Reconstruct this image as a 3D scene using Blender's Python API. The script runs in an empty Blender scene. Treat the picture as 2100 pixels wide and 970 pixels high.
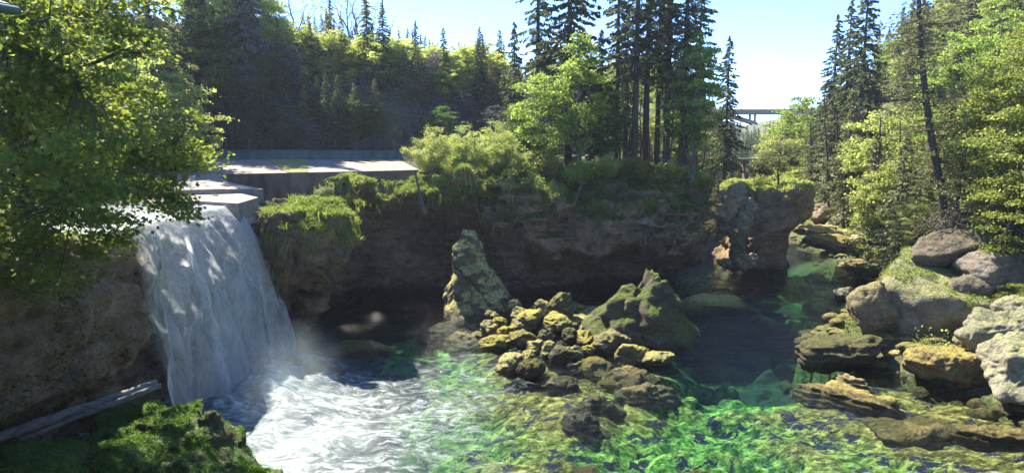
import bpy, bmesh, math, random
import numpy as np
from mathutils import Vector

sc = bpy.context.scene
COL = sc.collection
rnd = random.Random(7)

# ------------------------------------------------------------------ camera
W0, H0, F0 = 2100.0, 970.0, 1368.0
CAMZ = 13.0
TH = math.radians(8.3)
cam_d = bpy.data.cameras.new('camera'); cam = bpy.data.objects.new('camera', cam_d); COL.objects.link(cam)
cam.location = (0, 0, CAMZ); cam.rotation_euler = (math.pi/2 - TH, 0, 0)
cam_d.sensor_width = 36; cam_d.lens = 36*F0/W0
cam_d.clip_start = 0.1; cam_d.clip_end = 4000
sc.camera = cam

def ray(px, py):
    u = (px-W0/2)/F0; v = (H0/2-py)/F0
    return np.array([u, math.cos(TH)+v*math.sin(TH), -math.sin(TH)+v*math.cos(TH)])
def at(px, py, Y):
    d = ray(px, py); return np.array([0, 0, CAMZ]) + d*(Y/d[1])
def wz(px, py, z=0.0):
    d = ray(px, py); return np.array([0, 0, CAMZ]) + d*((z-CAMZ)/d[2])

# ------------------------------------------------------------------ noise
def _h(ix, iy, iz, seed):
    n = (ix.astype(np.uint32)*np.uint32(374761393) + iy.astype(np.uint32)*np.uint32(668265263)
         + iz.astype(np.uint32)*np.uint32(2147483647) + np.uint32((seed*1274126177) & 0xffffffff))
    n = (n ^ (n >> np.uint32(13)))*np.uint32(1274126177)
    n = (n ^ (n >> np.uint32(16)))*np.uint32(2246822519)
    n = n ^ (n >> np.uint32(15))
    return n.astype(np.float32)/np.float32(4294967295.0)*2-1
def vnoise(x, y, z, seed=0):
    x = np.asarray(x, np.float32); y = np.asarray(y, np.float32); z = np.asarray(z, np.float32)
    x, y, z = np.broadcast_arrays(x, y, z)
    fx = np.floor(x); fy = np.floor(y); fz = np.floor(z)
    ix = fx.astype(np.int64); iy = fy.astype(np.int64); iz = fz.astype(np.int64)
    tx = x-fx; ty = y-fy; tz = z-fz
    tx = tx*tx*(3-2*tx); ty = ty*ty*(3-2*ty); tz = tz*tz*(3-2*tz)
    def c(a, b, d): return _h(ix+a, iy+b, iz+d, seed)
    a = c(0,0,0)*(1-tx)+c(1,0,0)*tx; b = c(0,1,0)*(1-tx)+c(1,1,0)*tx
    e = c(0,0,1)*(1-tx)+c(1,0,1)*tx; f = c(0,1,1)*(1-tx)+c(1,1,1)*tx
    return (a*(1-ty)+b*ty)*(1-tz) + (e*(1-ty)+f*ty)*tz
def fbm(x, y, z, sc0, octv=4, seed=0, gain=0.5):
    o = 0; a = 1.0; s = 1.0/sc0
    for i in range(octv):
        o = o + a*vnoise(x*s+i*17.3, y*s-i*9.1, z*s+i*5.7, seed+i); a *= gain; s *= 2.03
    return o
def sstep(a, b, x):
    t = np.clip((x-a)/(b-a), 0, 1); return t*t*(3-2*t)

# ------------------------------------------------------------------ mesh helpers
def mesh_np(name, V, Fs, smooth=True):
    """Fs: list of int arrays (n, k)."""
    me = bpy.data.meshes.new(name)
    if not isinstance(Fs, list): Fs = [Fs]
    V = np.asarray(V, np.float32)
    loops = np.concatenate([f.reshape(-1) for f in Fs]).astype(np.int32)
    tot = np.concatenate([np.full(len(f), f.shape[1], np.int32) for f in Fs])
    start = np.concatenate([[0], np.cumsum(tot)[:-1]]).astype(np.int32)
    me.vertices.add(len(V)); me.vertices.foreach_set('co', V.reshape(-1))
    me.loops.add(len(loops)); me.loops.foreach_set('vertex_index', loops)
    me.polygons.add(len(tot)); me.polygons.foreach_set('loop_start', start); me.polygons.foreach_set('loop_total', tot)
    me.update(calc_edges=True)
    me.polygons.foreach_set('use_smooth', np.full(len(tot), bool(smooth)))
    return me
def setattr_f(me, name, vals):
    a = me.attributes.new(name, 'FLOAT', 'POINT'); a.data.foreach_set('value', np.asarray(vals, np.float32))
def obj(name, me, mat, parent=None, loc=None):
    o = bpy.data.objects.new(name, me); COL.objects.link(o)
    if mat and len(me.materials) == 0: me.materials.append(mat)
    if parent: o.parent = parent
    if loc is not None: o.location = Vector([float(c) for c in loc])
    return o
def tag(o, label=None, cat=None, group=None, kind=None):
    if label: o['label'] = label
    if cat: o['category'] = cat
    if group: o['group'] = group
    if kind: o['kind'] = kind
    return o
def empty(name, loc=(0,0,0), rz=0, sc_=1.0):
    o = bpy.data.objects.new(name, None); COL.objects.link(o)
    o.location = Vector([float(c) for c in loc]); o.rotation_euler = (0, 0, rz); o.scale = (sc_,)*3
    o.empty_display_size = 0.3
    return o
def copy_tree(o, parent=None):
    c = o.copy(); COL.objects.link(c); c.parent = parent
    for ch in list(o.children): copy_tree(ch, c)
    return c

class MB:
    def __init__(s): s.V = []; s.F = {}; s.n = 0
    def add(s, V, F):
        V = np.asarray(V, float); F = np.asarray(F, int)
        s.V.append(V); s.F.setdefault(F.shape[1], []).append(F+s.n); s.n += len(V)
    def box(s, c, size, rz=0, tilt=None):
        x, y, z = np.array(size)/2
        V = np.array([[a*x, b*y, d*z] for d in (-1,1) for b in (-1,1) for a in (-1,1)])
        ca, sa = math.cos(rz), math.sin(rz)
        V = np.stack([V[:,0]*ca-V[:,1]*sa, V[:,0]*sa+V[:,1]*ca, V[:,2]], 1)+np.array(c)
        s.add(V, [[0,2,3,1],[4,5,7,6],[0,1,5,4],[2,6,7,3],[0,4,6,2],[1,3,7,5]])
    def prism(s, top, depth):
        """top: list of 3D points (ccw from above), solid down by depth."""
        T = np.array(top, float); n = len(T); B = T.copy(); B[:,2] -= depth
        s.V.append(np.concatenate([T, B]))
        s.F.setdefault(n, []).append(np.array([list(range(n)), [n+i for i in reversed(range(n))]])+s.n)
        s.F.setdefault(4, []).append(np.array([[i, n+i, n+(i+1)%n, (i+1)%n] for i in range(n)])+s.n)
        s.n += 2*n
    def tube(s, P, R, k=6):
        P = np.asarray(P, float); R = np.broadcast_to(np.asarray(R, float), (len(P),))
        T = np.gradient(P, axis=0); T /= np.linalg.norm(T, axis=1, keepdims=True)+1e-9
        ref = np.array([0,0,1.0]) if abs(T[0][2]) < 0.8 else np.array([1.0,0,0])
        A = np.cross(T, ref); A /= np.linalg.norm(A, axis=1, keepdims=True)+1e-9
        B = np.cross(T, A)
        ang = np.linspace(0, 2*math.pi, k, endpoint=False)
        V = (P[:,None,:] + R[:,None,None]*(np.cos(ang)[None,:,None]*A[:,None,:] + np.sin(ang)[None,:,None]*B[:,None,:])).reshape(-1,3)
        i = np.arange(len(P)-1)[:,None]*k; j = np.arange(k)[None,:]; j2 = (j+1) % k
        F = np.stack([i+j, i+j2, i+k+j2, i+k+j], -1).reshape(-1,4)
        s.add(V, F)
    def mesh(s, name, smooth=True):
        return mesh_np(name, np.concatenate(s.V), [np.concatenate(f) for f in s.F.values()], smooth)

def surface_nets(D, org, h):
    S = D < 0
    nx, ny, nz = D.shape
    c = S[:-1,:-1,:-1].astype(np.int8)
    tot = np.zeros(c.shape, np.int8)
    for a in (0,1):
        for b in (0,1):
            for d in (0,1):
                tot += S[a:nx-1+a, b:ny-1+b, d:nz-1+d]
    act = (tot > 0) & (tot < 8)
    I, J, K = np.nonzero(act)
    idx = np.full(act.shape, -1, np.int32); idx[I,J,K] = np.arange(len(I))
    acc = np.zeros((len(I),3)); cnt = np.zeros(len(I))
    offs = [(a,b,d) for a in (0,1) for b in (0,1) for d in (0,1)]
    for o in offs:
        for ax in range(3):
            if o[ax] == 1: continue
            p = list(o); p[ax] = 1
            d0 = D[I+o[0],J+o[1],K+o[2]]; d1 = D[I+p[0],J+p[1],K+p[2]]
            m = (d0 < 0) != (d1 < 0)
            t = np.where(m, d0/np.where(m, d0-d1, 1), 0)
            pt = np.tile(np.array(o, float), (len(I),1)); pt[:,ax] = t
            acc[m] += pt[m]; cnt[m] += 1
    V = (np.stack([I,J,K],1) + acc/cnt[:,None])*h + np.array(org)
    F = []
    for ax in range(3):
        b, c2 = (ax+1) % 3, (ax+2) % 3
        sl0 = [slice(None)]*3; sl1 = [slice(None)]*3
        sl0[ax] = slice(0,-1); sl1[ax] = slice(1,None)
        s0 = S[tuple(sl0)]; s1 = S[tuple(sl1)]
        e = np.array(np.nonzero(s0 != s1)).T
        lim = np.array(D.shape)
        ok = (e[:,b] > 0) & (e[:,c2] > 0) & (e[:,b] < lim[b]-1) & (e[:,c2] < lim[c2]-1)
        e = e[ok]
        def cell(db, dc):
            q = e.copy(); q[:,b] += db; q[:,c2] += dc
            return idx[q[:,0],q[:,1],q[:,2]]
        q = np.stack([cell(-1,-1), cell(0,-1), cell(0,0), cell(-1,0)], 1)
        flip = ~s0[e[:,0],e[:,1],e[:,2]]
        q[flip] = q[flip][:,::-1]
        F.append(q)
    return V, np.concatenate(F)

def poly_sdf(X, Y, P):
    P = np.array(P, float); n = len(P)
    d = np.full(X.shape, 1e9); inside = np.zeros(X.shape, bool)
    for i in range(n):
        a = P[i]; b = P[(i+1) % n]; e = b-a
        wx = X-a[0]; wy = Y-a[1]
        t = np.clip((wx*e[0]+wy*e[1])/(e@e), 0, 1)
        d = np.minimum(d, (wx-e[0]*t)**2+(wy-e[1]*t)**2)
        cnd = ((a[1] > Y) != (b[1] > Y)) & (X < (b[0]-a[0])*(Y-a[1])/(b[1]-a[1]+1e-12)+a[0])
        inside ^= cnd
    return np.sqrt(d)*np.where(inside, -1, 1)

def idw(X, Y, pts, p=2.5, eps=0.5):
    num = 0; den = 0
    for (a, b, v) in pts:
        w = 1.0/((X-a)**2+(Y-b)**2+eps)**(p/2)
        num = num+w*v; den = den+w
    return num/den

def rock_shape(x0, x1, y0, y1, z0, z1, h, f2d, fsdf, noise_amp=1.0, seed=1, strata=0.25, big=4.0):
    nx, ny, nz = [int(round((b-a)/h))+1 for a, b in ((x0,x1),(y0,y1),(z0,z1))]
    xs = x0+h*np.arange(nx); ys = y0+h*np.arange(ny); zs = z0+h*np.arange(nz)
    X, Y = np.meshgrid(xs, ys, indexing='ij')
    pre = f2d(X, Y)
    D = np.empty((nx,ny,nz), np.float32)
    for k, z in enumerate(zs): D[:,:,k] = fsdf(X, Y, z, pre)
    near = np.abs(D) < 2.4*noise_amp+0.3
    I, J, K = np.nonzero(near)
    x = xs[I]; y = ys[J]; z = zs[K]
    nn = noise_amp*(0.9*fbm(x, y, z*1.5, big, 2, seed) + 0.55*fbm(x, y, z*1.6, big*0.32, 2, seed+5) + 0.28*fbm(x, y, z*1.8, 0.6, 2, seed+9))
    rg = 1-np.abs(fbm(x, y, z*1.3, big*0.5, 3, seed+14)); nn += noise_amp*1.1*np.clip(rg-0.75, 0, 1)*2
    zz = z + 0.5*fbm(x, y, z*0.2, 5.0, 2, seed+20)
    st = np.abs(((zz/0.9) % 1.0)-0.5)*2
    nn += strata*noise_amp*(st-0.5)*(0.6+0.4*vnoise(x/3, y/3, z/3, seed+31))
    D[I,J,K] += nn
    D[0,:,:] = np.maximum(D[0,:,:], .1); D[-1,:,:] = np.maximum(D[-1,:,:], .1)
    D[:,0,:] = np.maximum(D[:,0,:], .1); D[:,-1,:] = np.maximum(D[:,-1,:], .1)
    D[:,:,0] = np.maximum(D[:,:,0], .1)
    V, Fq = surface_nets(D, (x0,y0,z0), h)
    return V, Fq

def ico(sub):
    bm = bmesh.new(); bmesh.ops.create_icosphere(bm, subdivisions=sub, radius=1)
    V = np.array([v.co[:] for v in bm.verts]); F = np.array([[v.index for v in f.verts] for f in bm.faces]); bm.free()
    return V, F
ICO = {s: ico(s) for s in (3,4,5,6)}
def boulder_mesh(size, seed, sub=5, rough=0.12, ncut=12, pin=None, layered=0.0):
    V, F = ICO[sub]; V = V.copy(); r = np.random.RandomState(seed)
    N = r.normal(size=(ncut,3)); N /= np.linalg.norm(N, axis=1, keepdims=True)
    dd = r.uniform(0.62, 1.0, ncut)
    dots = V@N.T
    lim = np.where(dots > 0.15, dd[None,:]/np.maximum(dots, 0.15), 9)
    rad = -np.log(np.sum(np.exp(-26*lim), 1)+np.exp(-26*1.05))/26
    if getattr(pin, 'whole', False): rad = np.ones(len(V))*(0.97+0.03*rad)
    V = V*rad[:,None]
    if pin is not None: V = pin(V)
    S = np.array(size, float)
    P = V*S
    m = float(np.prod(S))**(1/3); q = P*np.array([1,1,max(1.0, 0.7*m/S[2])])
    n = fbm(q[:,0], q[:,1], q[:,2], m*0.95, 3, seed)*rough*m*1.0 + fbm(q[:,0], q[:,1], q[:,2], m*0.3, 3, seed+3)*rough*m*0.5
    rg = 1-np.abs(fbm(q[:,0], q[:,1], q[:,2], m*0.55, 3, seed+6)); n -= rough*m*0.8*np.clip(rg-0.72, 0, 1)
    if layered: n += layered*S[2]*(np.abs(((P[:,2]/(0.3*S[2])+fbm(P[:,0],P[:,1],P[:,2],m,2,seed+8)*0.9) % 1)-.5)*2-.5)
    dirn = V/(np.linalg.norm(V, axis=1, keepdims=True)+1e-9)*np.array([1,1,min(1.0, S[2]/m*1.2)])
    P = P+dirn*n[:,None]
    return P, F

# ------------------------------------------------------------------ materials
def newmat(name):
    m = bpy.data.materials.new(name); m.use_nodes = True; nt = m.node_tree; nt.nodes.clear()
    out = nt.nodes.new('ShaderNodeOutputMaterial')
    return m, nt, out
class NT:
    def __init__(s, nt): s.nt = nt
    def n(s, t, **k):
        nd = s.nt.nodes.new(t)
        for a, b in k.items(): setattr(nd, a, b)
        return nd
    def l(s, a, b): s.nt.links.new(a, b)
    def coord(s): return s.n('ShaderNodeTexCoord').outputs['Object']
    def pos(s): return s.n('ShaderNodeNewGeometry').outputs['Position']
    def noise(s, vec, scale, detail=4, rough=0.6, dist=0.0):
        nd = s.n('ShaderNodeTexNoise'); nd.inputs['Scale'].default_value = scale; nd.inputs['Detail'].default_value = detail
        nd.inputs['Roughness'].default_value = rough; nd.inputs['Distortion'].default_value = dist
        if vec is not None: s.l(vec, nd.inputs['Vector'])
        return nd.outputs['Fac']
    def ramp(s, fac, stops, interp='LINEAR'):
        nd = s.n('ShaderNodeValToRGB'); cr = nd.color_ramp; cr.interpolation = interp
        while len(cr.elements) > 1: cr.elements.remove(cr.elements[-1])
        for i, (p, c) in enumerate(stops):
            e = cr.elements[0] if i == 0 else cr.elements.new(p)
            e.position = p; e.color = (c if len(c) == 4 else (*c, 1)) if hasattr(c, '__len__') else (c, c, c, 1)
        s.l(fac, nd.inputs[0]); return nd.outputs['Color']
    def mix(s, f, a, b, mode='MIX'):
        nd = s.n('ShaderNodeMix'); nd.data_type = 'RGBA'; nd.blend_type = mode
        if hasattr(f, 'links'): s.l(f, nd.inputs[0])
        else: nd.inputs[0].default_value = f
        for v, i in ((a, 6), (b, 7)):
            if hasattr(v, 'links'): s.l(v, nd.inputs[i])
            else: nd.inputs[i].default_value = (*v, 1)
        return nd.outputs[2]
    def math(s, op, a, b=None, c=None, clamp=False):
        nd = s.n('ShaderNodeMath', operation=op); nd.use_clamp = clamp
        for i, v in enumerate((a, b, c)):
            if v is None: continue
            if hasattr(v, 'links'): s.l(v, nd.inputs[i])
            else: nd.inputs[i].default_value = v
        return nd.outputs[0]
    def mapping(s, vec, scale=(1,1,1), rot=(0,0,0)):
        nd = s.n('ShaderNodeMapping'); nd.inputs['Scale'].default_value = scale; nd.inputs['Rotation'].default_value = rot
        s.l(vec, nd.inputs['Vector']); return nd.outputs[0]
    def bump(s, h, strength=0.5, dist=0.1, nrm=None):
        nd = s.n('ShaderNodeBump'); nd.inputs['Strength'].default_value = strength; nd.inputs['Distance'].default_value = dist
        s.l(h, nd.inputs['Height'])
        if nrm is not None: s.l(nrm, nd.inputs['Normal'])
        return nd.outputs[0]
    def bsdf(s, col, rough=0.9, nrm=None, spec=0.3):
        b = s.n('ShaderNodeBsdfPrincipled'); b.inputs['Roughness'].default_value = rough
        b.inputs['Specular IOR Level'].default_value = spec
        if hasattr(col, 'links'): s.l(col, b.inputs['Base Color'])
        else: b.inputs['Base Color'].default_value = (*col, 1)
        if nrm is not None: s.l(nrm, b.inputs['Normal'])
        return b

def rock_mat(name, dark, light, moss=(0.09,0.10,0.02), moss_lo=0.35, moss_hi=0.75, moss_dry=None, scale=1.0, wet=False, rough=0.92, bumpd=0.12):
    m, nt, out = newmat(name); k = NT(nt); p = k.pos()
    g = k.n('ShaderNodeNewGeometry')
    n1 = k.noise(p, 0.35*scale, 6, 0.7); n2 = k.noise(p, 2.3*scale, 7, 0.72)
    st = k.noise(k.mapping(p, (0.35*scale, 0.35*scale, 2.6*scale)), 1.0, 5, 0.65, 0.5)
    f = k.math('ADD', k.math('MULTIPLY', n1, 0.35), k.math('ADD', k.math('MULTIPLY', n2, 0.4), k.math('MULTIPLY', st, 0.25)))
    mid = [(a+b)/2*0.8 for a, b in zip(dark, light)]
    col = k.ramp(f, [(0.32, dark), (0.5, mid), (0.66, light)])
    # pebbly conglomerate pits
    vor = k.n('ShaderNodeTexVoronoi'); vor.inputs['Scale'].default_value = 3.4*scale; k.l(p, vor.inputs['Vector'])
    # moss where the surface faces up
    sep = k.n('ShaderNodeSeparateXYZ'); k.l(g.outputs['Normal'], sep.inputs[0])
    mn = k.noise(p, 0.9*scale, 5, 0.7); mf = k.math('ADD', sep.outputs[2], k.math('MULTIPLY', k.math('SUBTRACT', mn, 0.5), 1.9))
    mr = k.n('ShaderNodeMapRange'); mr.inputs[1].default_value = moss_lo; mr.inputs[2].default_value = moss_hi; k.l(mf, mr.inputs[0])
    mossn = k.noise(p, 5.0*scale, 5, 0.7)
    md = moss_dry or tuple(c*1.9 for c in moss)
    mcol = k.ramp(mossn, [(0.35, tuple(c*0.55 for c in moss)), (0.5, moss), (0.68, md)])
    col = k.mix(mr.outputs[0], col, mcol)
    wp = k.n('ShaderNodeVectorMath', operation='ADD'); wn_ = k.n('ShaderNodeTexNoise'); wn_.inputs['Scale'].default_value = 1.3*scale; wn_.inputs['Detail'].default_value = 4; k.l(p, wn_.inputs['Vector'])
    k.l(p, wp.inputs[0]); k.l(wn_.outputs['Color'], wp.inputs[1])
    vc = k.n('ShaderNodeTexVoronoi', feature='DISTANCE_TO_EDGE'); vc.inputs['Scale'].default_value = 0.75*scale; k.l(k.mapping(wp.outputs[0], (1,1,1.9)), vc.inputs['Vector'])
    crk = k.ramp(vc.outputs['Distance'], [(0.0, 0.0), (0.045, 1.0)])
    cm = k.math('MULTIPLY', k.ramp(k.noise(p, 0.5*scale, 3, 0.6), [(0.48, 0.0), (0.62, 1.0)]), 0.5)
    crk = k.math('SUBTRACT', 1.0, k.math('MULTIPLY', k.math('SUBTRACT', 1.0, crk), cm))
    col = k.mix(crk, (0.015,0.012,0.01), col)
    fine = k.ramp(k.noise(p, 14*scale, 4, 0.8), [(0.3, (0.55,0.55,0.55)), (0.7, (1.35,1.35,1.35))]); col = k.mix(1.0, col, fine, 'MULTIPLY')
    oi = k.n('ShaderNodeObjectInfo'); hs = k.n('ShaderNodeHueSaturation'); k.l(col, hs.inputs['Color'])
    k.l(k.math('ADD', 0.72, k.math('MULTIPLY', oi.outputs['Random'], 0.5)), hs.inputs['Value']); k.l(k.math('ADD', 0.75, k.math('MULTIPLY', k.math('FRACT', k.math('MULTIPLY', oi.outputs['Random'], 7.3)), 0.4)), hs.inputs['Saturation']); col = hs.outputs[0]
    hgt = k.math('ADD', k.math('MULTIPLY', n2, 0.8), k.math('MULTIPLY', k.noise(p, 9*scale, 6, 0.75), 0.45))
    hgt = k.math('ADD', hgt, k.math('MULTIPLY', st, 0.5))
    hgt = k.math('ADD', hgt, k.math('MULTIPLY', vor.outputs['Distance'], 0.25))
    hgt = k.math('ADD', hgt, k.math('MULTIPLY', crk, 0.35))
    nrm = k.bump(hgt, 1.0, bumpd*2.4)
    b = k.bsdf(col, rough, nrm, 0.25)
    if wet:
        # the band just above the river stays wet and dark
        sp = k.n('ShaderNodeSeparateXYZ'); k.l(p, sp.inputs[0])
        w = k.n('ShaderNodeMapRange'); w.inputs[1].default_value = 0.5; w.inputs[2].default_value = 0.12
        k.l(k.math('ADD', sp.outputs[2], k.math('MULTIPLY', k.math('SUBTRACT', n2, 0.5), 0.5)), w.inputs[0])
        c2 = k.mix(w.outputs[0], col, k.mix(0.62, col, (0.02,0.018,0.012))); k.l(c2, b.inputs['Base Color'])
        k.l(k.math('SUBTRACT', rough, k.math('MULTIPLY', w.outputs[0], 0.55)), b.inputs['Roughness'])
    k.l(b.outputs[0], out.inputs[0])
    return m

def leaf_mat(name, cols, trans=0.45, tcol=None, island=True, rough=0.6, tmul=1.6):
    """cols: list of colours picked per leaf."""
    m, nt, out = newmat(name); k = NT(nt)
    g = k.n('ShaderNodeNewGeometry')
    r = g.outputs['Random Per Island']
    big = k.noise(k.pos(), 0.35, 3, 0.6)
    f = k.math('ADD', k.math('MULTIPLY', r, 0.75), k.math('MULTIPLY', k.math('SUBTRACT', big, 0.35), 0.8), clamp=True)
    n = len(cols)
    col = k.ramp(f, [(i/max(1, n-1), c) for i, c in enumerate(cols)])
    oi = k.n('ShaderNodeObjectInfo')
    hsv = k.n('ShaderNodeHueSaturation'); k.l(col, hsv.inputs['Color'])
    k.l(k.math('ADD', 0.485, k.math('MULTIPLY', oi.outputs['Random'], 0.03)), hsv.inputs['Hue'])
    k.l(k.math('ADD', 0.85, k.math('MULTIPLY', oi.outputs['Random'], 0.3)), hsv.inputs['Value'])
    col = hsv.outputs[0]
    d = k.bsdf(col, rough, None, 0.25)
    t = k.n('ShaderNodeBsdfTranslucent')
    tc = k.mix(1.0, col, tcol or (tmul*1.0, tmul*1.0, tmul*0.65), 'MULTIPLY')
    k.l(tc, t.inputs[0])
    mx = k.n('ShaderNodeMixShader'); mx.inputs[0].default_value = trans
    k.l(d.outputs[0], mx.inputs[1]); k.l(t.outputs[0], mx.inputs[2]); k.l(mx.outputs[0], out.inputs[0])
    return m
def bark_mat(name, dark, light, sc_=1.0):
    m, nt, out = newmat(name); k = NT(nt); p = k.coord()
    n = k.noise(k.mapping(p, (6*sc_,6*sc_,1.2*sc_)), 1.0, 6, 0.7); n2 = k.noise(p, 1.1, 3)
    col = k.mix(k.math('MULTIPLY', n2, 0.5), k.ramp(n, [(0.35, dark), (0.65, light)]), (0.05,0.06,0.03))
    b = k.bsdf(col, 0.95, k.bump(n, 0.8, 0.05), 0.2); k.l(b.outputs[0], out.inputs[0]); return m
def plain_mat(name, c1, c2, scale=3, rough=0.9, bumpd=0.02, stretch=(1,1,1)):
    m, nt, out = newmat(name); k = NT(nt); p = k.mapping(k.pos(), stretch)
    n = k.noise(p, scale, 6, 0.7); n2 = k.noise(p, scale*0.15, 4)
    f = k.math('ADD', k.math('MULTIPLY', n, 0.6), k.math('MULTIPLY', n2, 0.4))
    b = k.bsdf(k.ramp(f, [(0.35, c1), (0.62, c2)]), rough, k.bump(n, 0.6, bumpd), 0.25); k.l(b.outputs[0], out.inputs[0]); return m

M = {}
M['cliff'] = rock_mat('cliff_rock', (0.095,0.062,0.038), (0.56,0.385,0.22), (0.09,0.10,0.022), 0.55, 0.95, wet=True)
M['cliff_left'] = rock_mat('left_cliff_rock', (0.10,0.072,0.05), (0.50,0.38,0.25), (0.07,0.10,0.025), 0.75, 1.2, scale=1.3)
M['pier'] = rock_mat('pier_rock', (0.09,0.065,0.042), (0.46,0.35,0.23), (0.20,0.17,0.07), 0.55, 0.95, wet=True)
M['tufa'] = rock_mat('tufa_rock', (0.20,0.16,0.09), (0.52,0.44,0.28), (0.34,0.31,0.10), 0.25, 0.8, (0.5,0.45,0.18), scale=1.6)
M['mossrock'] = rock_mat('mossy_rock', (0.05,0.04,0.022), (0.30,0.24,0.13), (0.33,0.30,0.065), 0.2, 0.65, (0.54,0.48,0.14), scale=2.0, wet=True)
M['spire'] = rock_mat('spire_rock', (0.06,0.048,0.03), (0.24,0.19,0.10), (0.32,0.29,0.05), 0.1, 0.4, (0.56,0.50,0.12), scale=0.9, wet=True)
M['darkrock'] = rock_mat('dark_rock', (0.04,0.034,0.025), (0.16,0.13,0.09), (0.10,0.10,0.03), 0.35, 0.9, scale=1.6, wet=True)
M['debris'] = rock_mat('debris_rock', (0.045,0.038,0.03), (0.24,0.20,0.155), (0.10,0.13,0.025), 0.3, 0.7, scale=1.8, wet=True)
M['grey'] = rock_mat('grey_rock', (0.09,0.072,0.052), (0.38,0.31,0.23), (0.16,0.16,0.06), 0.75, 1.15, scale=1.5)
M['bank'] = rock_mat('bank_rock', (0.2,0.17,0.10), (0.60,0.54,0.38), (0.30,0.31,0.11), 0.3, 0.95, (0.58,0.54,0.30), scale=1.7, wet=True)
M['ochre'] = rock_mat('ochre_rock', (0.16,0.11,0.05), (0.48,0.36,0.16), (0.30,0.25,0.07), 0.4, 0.9, scale=1.6, wet=True)
M['soil'] = rock_mat('soil', (0.08,0.065,0.05), (0.22,0.18,0.12), (0.08,0.10,0.025), 0.2, 0.8)
M['mound'] = rock_mat('mound_soil', (0.06,0.045,0.03), (0.2,0.15,0.09), (0.10,0.19,0.03), 0.45, 0.85, (0.24,0.30,0.07), scale=1.4)
M['concrete'] = plain_mat('concrete', (0.14,0.13,0.115), (0.27,0.25,0.22), 3, 0.9, 0.01)
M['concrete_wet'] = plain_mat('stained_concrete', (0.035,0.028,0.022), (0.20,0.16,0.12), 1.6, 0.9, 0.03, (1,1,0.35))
M['teal'] = plain_mat('teal_wall', (0.045,0.085,0.085), (0.12,0.19,0.18), 1.2, 0.85, 0.02, (1,1,0.3))
M['steel'] = plain_mat('steel', (0.09,0.10,0.10), (0.2,0.22,0.22), 4, 0.5, 0.0)
M['bark'] = bark_mat('bark', (0.03,0.025,0.022), (0.11,0.09,0.075))
M['bark_grey'] = bark_mat('grey_bark', (0.06,0.055,0.05), (0.2,0.18,0.15))
M['wood'] = plain_mat('weathered_wood', (0.07,0.065,0.06), (0.26,0.26,0.26), 6, 0.7, 0.02, (0.3,1,2))
M['maple'] = leaf_mat('maple_leaf', [(0.065,0.115,0.025), (0.12,0.17,0.03), (0.22,0.25,0.045)], 0.52, tmul=2.1)
M['leaf_fresh'] = leaf_mat('fresh_leaf', [(0.08,0.13,0.035), (0.18,0.23,0.06), (0.32,0.34,0.10)], 0.55, tmul=1.8)
M['leaf_yellow'] = leaf_mat('pale_leaf', [(0.15,0.19,0.06), (0.26,0.30,0.10), (0.38,0.40,0.17)], 0.55, tmul=1.75)
M['leaf_pale'] = leaf_mat('willow_leaf', [(0.22,0.28,0.10), (0.34,0.40,0.15), (0.45,0.48,0.22)], 0.5, tmul=1.5)
M['leaf_sunlit'] = leaf_mat('sunlit_leaf', [(0.24,0.28,0.10), (0.34,0.38,0.13), (0.44,0.46,0.20)], 0.66, tmul=1.7)  # brightened leaf copy, sunlight on the hill trees put into its colour
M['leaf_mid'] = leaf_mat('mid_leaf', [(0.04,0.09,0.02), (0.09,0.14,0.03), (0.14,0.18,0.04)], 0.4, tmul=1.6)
M['leaf_shaded'] = leaf_mat('shaded_leaf', [(0.085,0.08,0.09), (0.14,0.12,0.13), (0.10,0.17,0.08)], 0.15, tmul=1.2)  # purple-grey tone puts the hill face's shade and haze into the leaf colour
M['needle'] = leaf_mat('spruce_needle', [(0.045,0.065,0.04), (0.075,0.10,0.05), (0.13,0.15,0.07)], 0.42, tmul=1.5)
M['needle_lit'] = leaf_mat('sunlit_needle', [(0.09,0.11,0.045), (0.16,0.17,0.075), (0.24,0.24,0.12)], 0.35, tmul=1.3)  # lighter copy of the spruce needle with sunlight put into its colour
M['grass'] = leaf_mat('grass_blade', [(0.11,0.16,0.03), (0.2,0.25,0.06), (0.34,0.35,0.14)], 0.4, tmul=1.6)
M['grass_dark'] = leaf_mat('moss_blade', [(0.07,0.16,0.025), (0.12,0.22,0.035), (0.2,0.28,0.06)], 0.3, tmul=1.4)
M['twig'] = leaf_mat('twig', [(0.12,0.085,0.055), (0.2,0.15,0.10), (0.3,0.24,0.16)], 0.1, tmul=1)

# ------------------------------------------------------------------ foliage meshes
def leaves(C, size, rs, up=0.5, aspect=0.6, droop=0.0, dirs=None, jitter=0.3):
    """diamond leaves at the points C"""
    n = len(C)
    D = rs.normal(size=(n,3)) if dirs is None else dirs+rs.normal(size=(n,3))*jitter
    D[:,2] -= droop; D /= np.linalg.norm(D, axis=1, keepdims=True)+1e-9
    N = rs.normal(size=(n,3))*(1-up); N[:,2] += up
    S = np.cross(D, N); S /= np.linalg.norm(S, axis=1, keepdims=True)+1e-9
    N = np.cross(S, D)
    s = (size*rs.uniform(0.6, 1.35, n))[:,None]
    a = C-D*s*0.5; b = C+S*s*aspect*0.5+N*s*0.08; c = C+D*s*0.5; d = C-S*s*aspect*0.5+N*s*0.08
    V = np.stack([a,b,c,d], 1).reshape(-1,3)
    F = np.arange(4*n).reshape(-1,4)
    return V, F
MAPLE = np.array([(0,-.5),(.16,-.36),(.44,-.3),(.30,-.12),(.52,.12),(.24,.12),(.12,.3),(0,.56),(-.12,.3),(-.24,.12),(-.52,.12),(-.30,-.12),(-.44,-.3),(-.16,-.36)])
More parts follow.
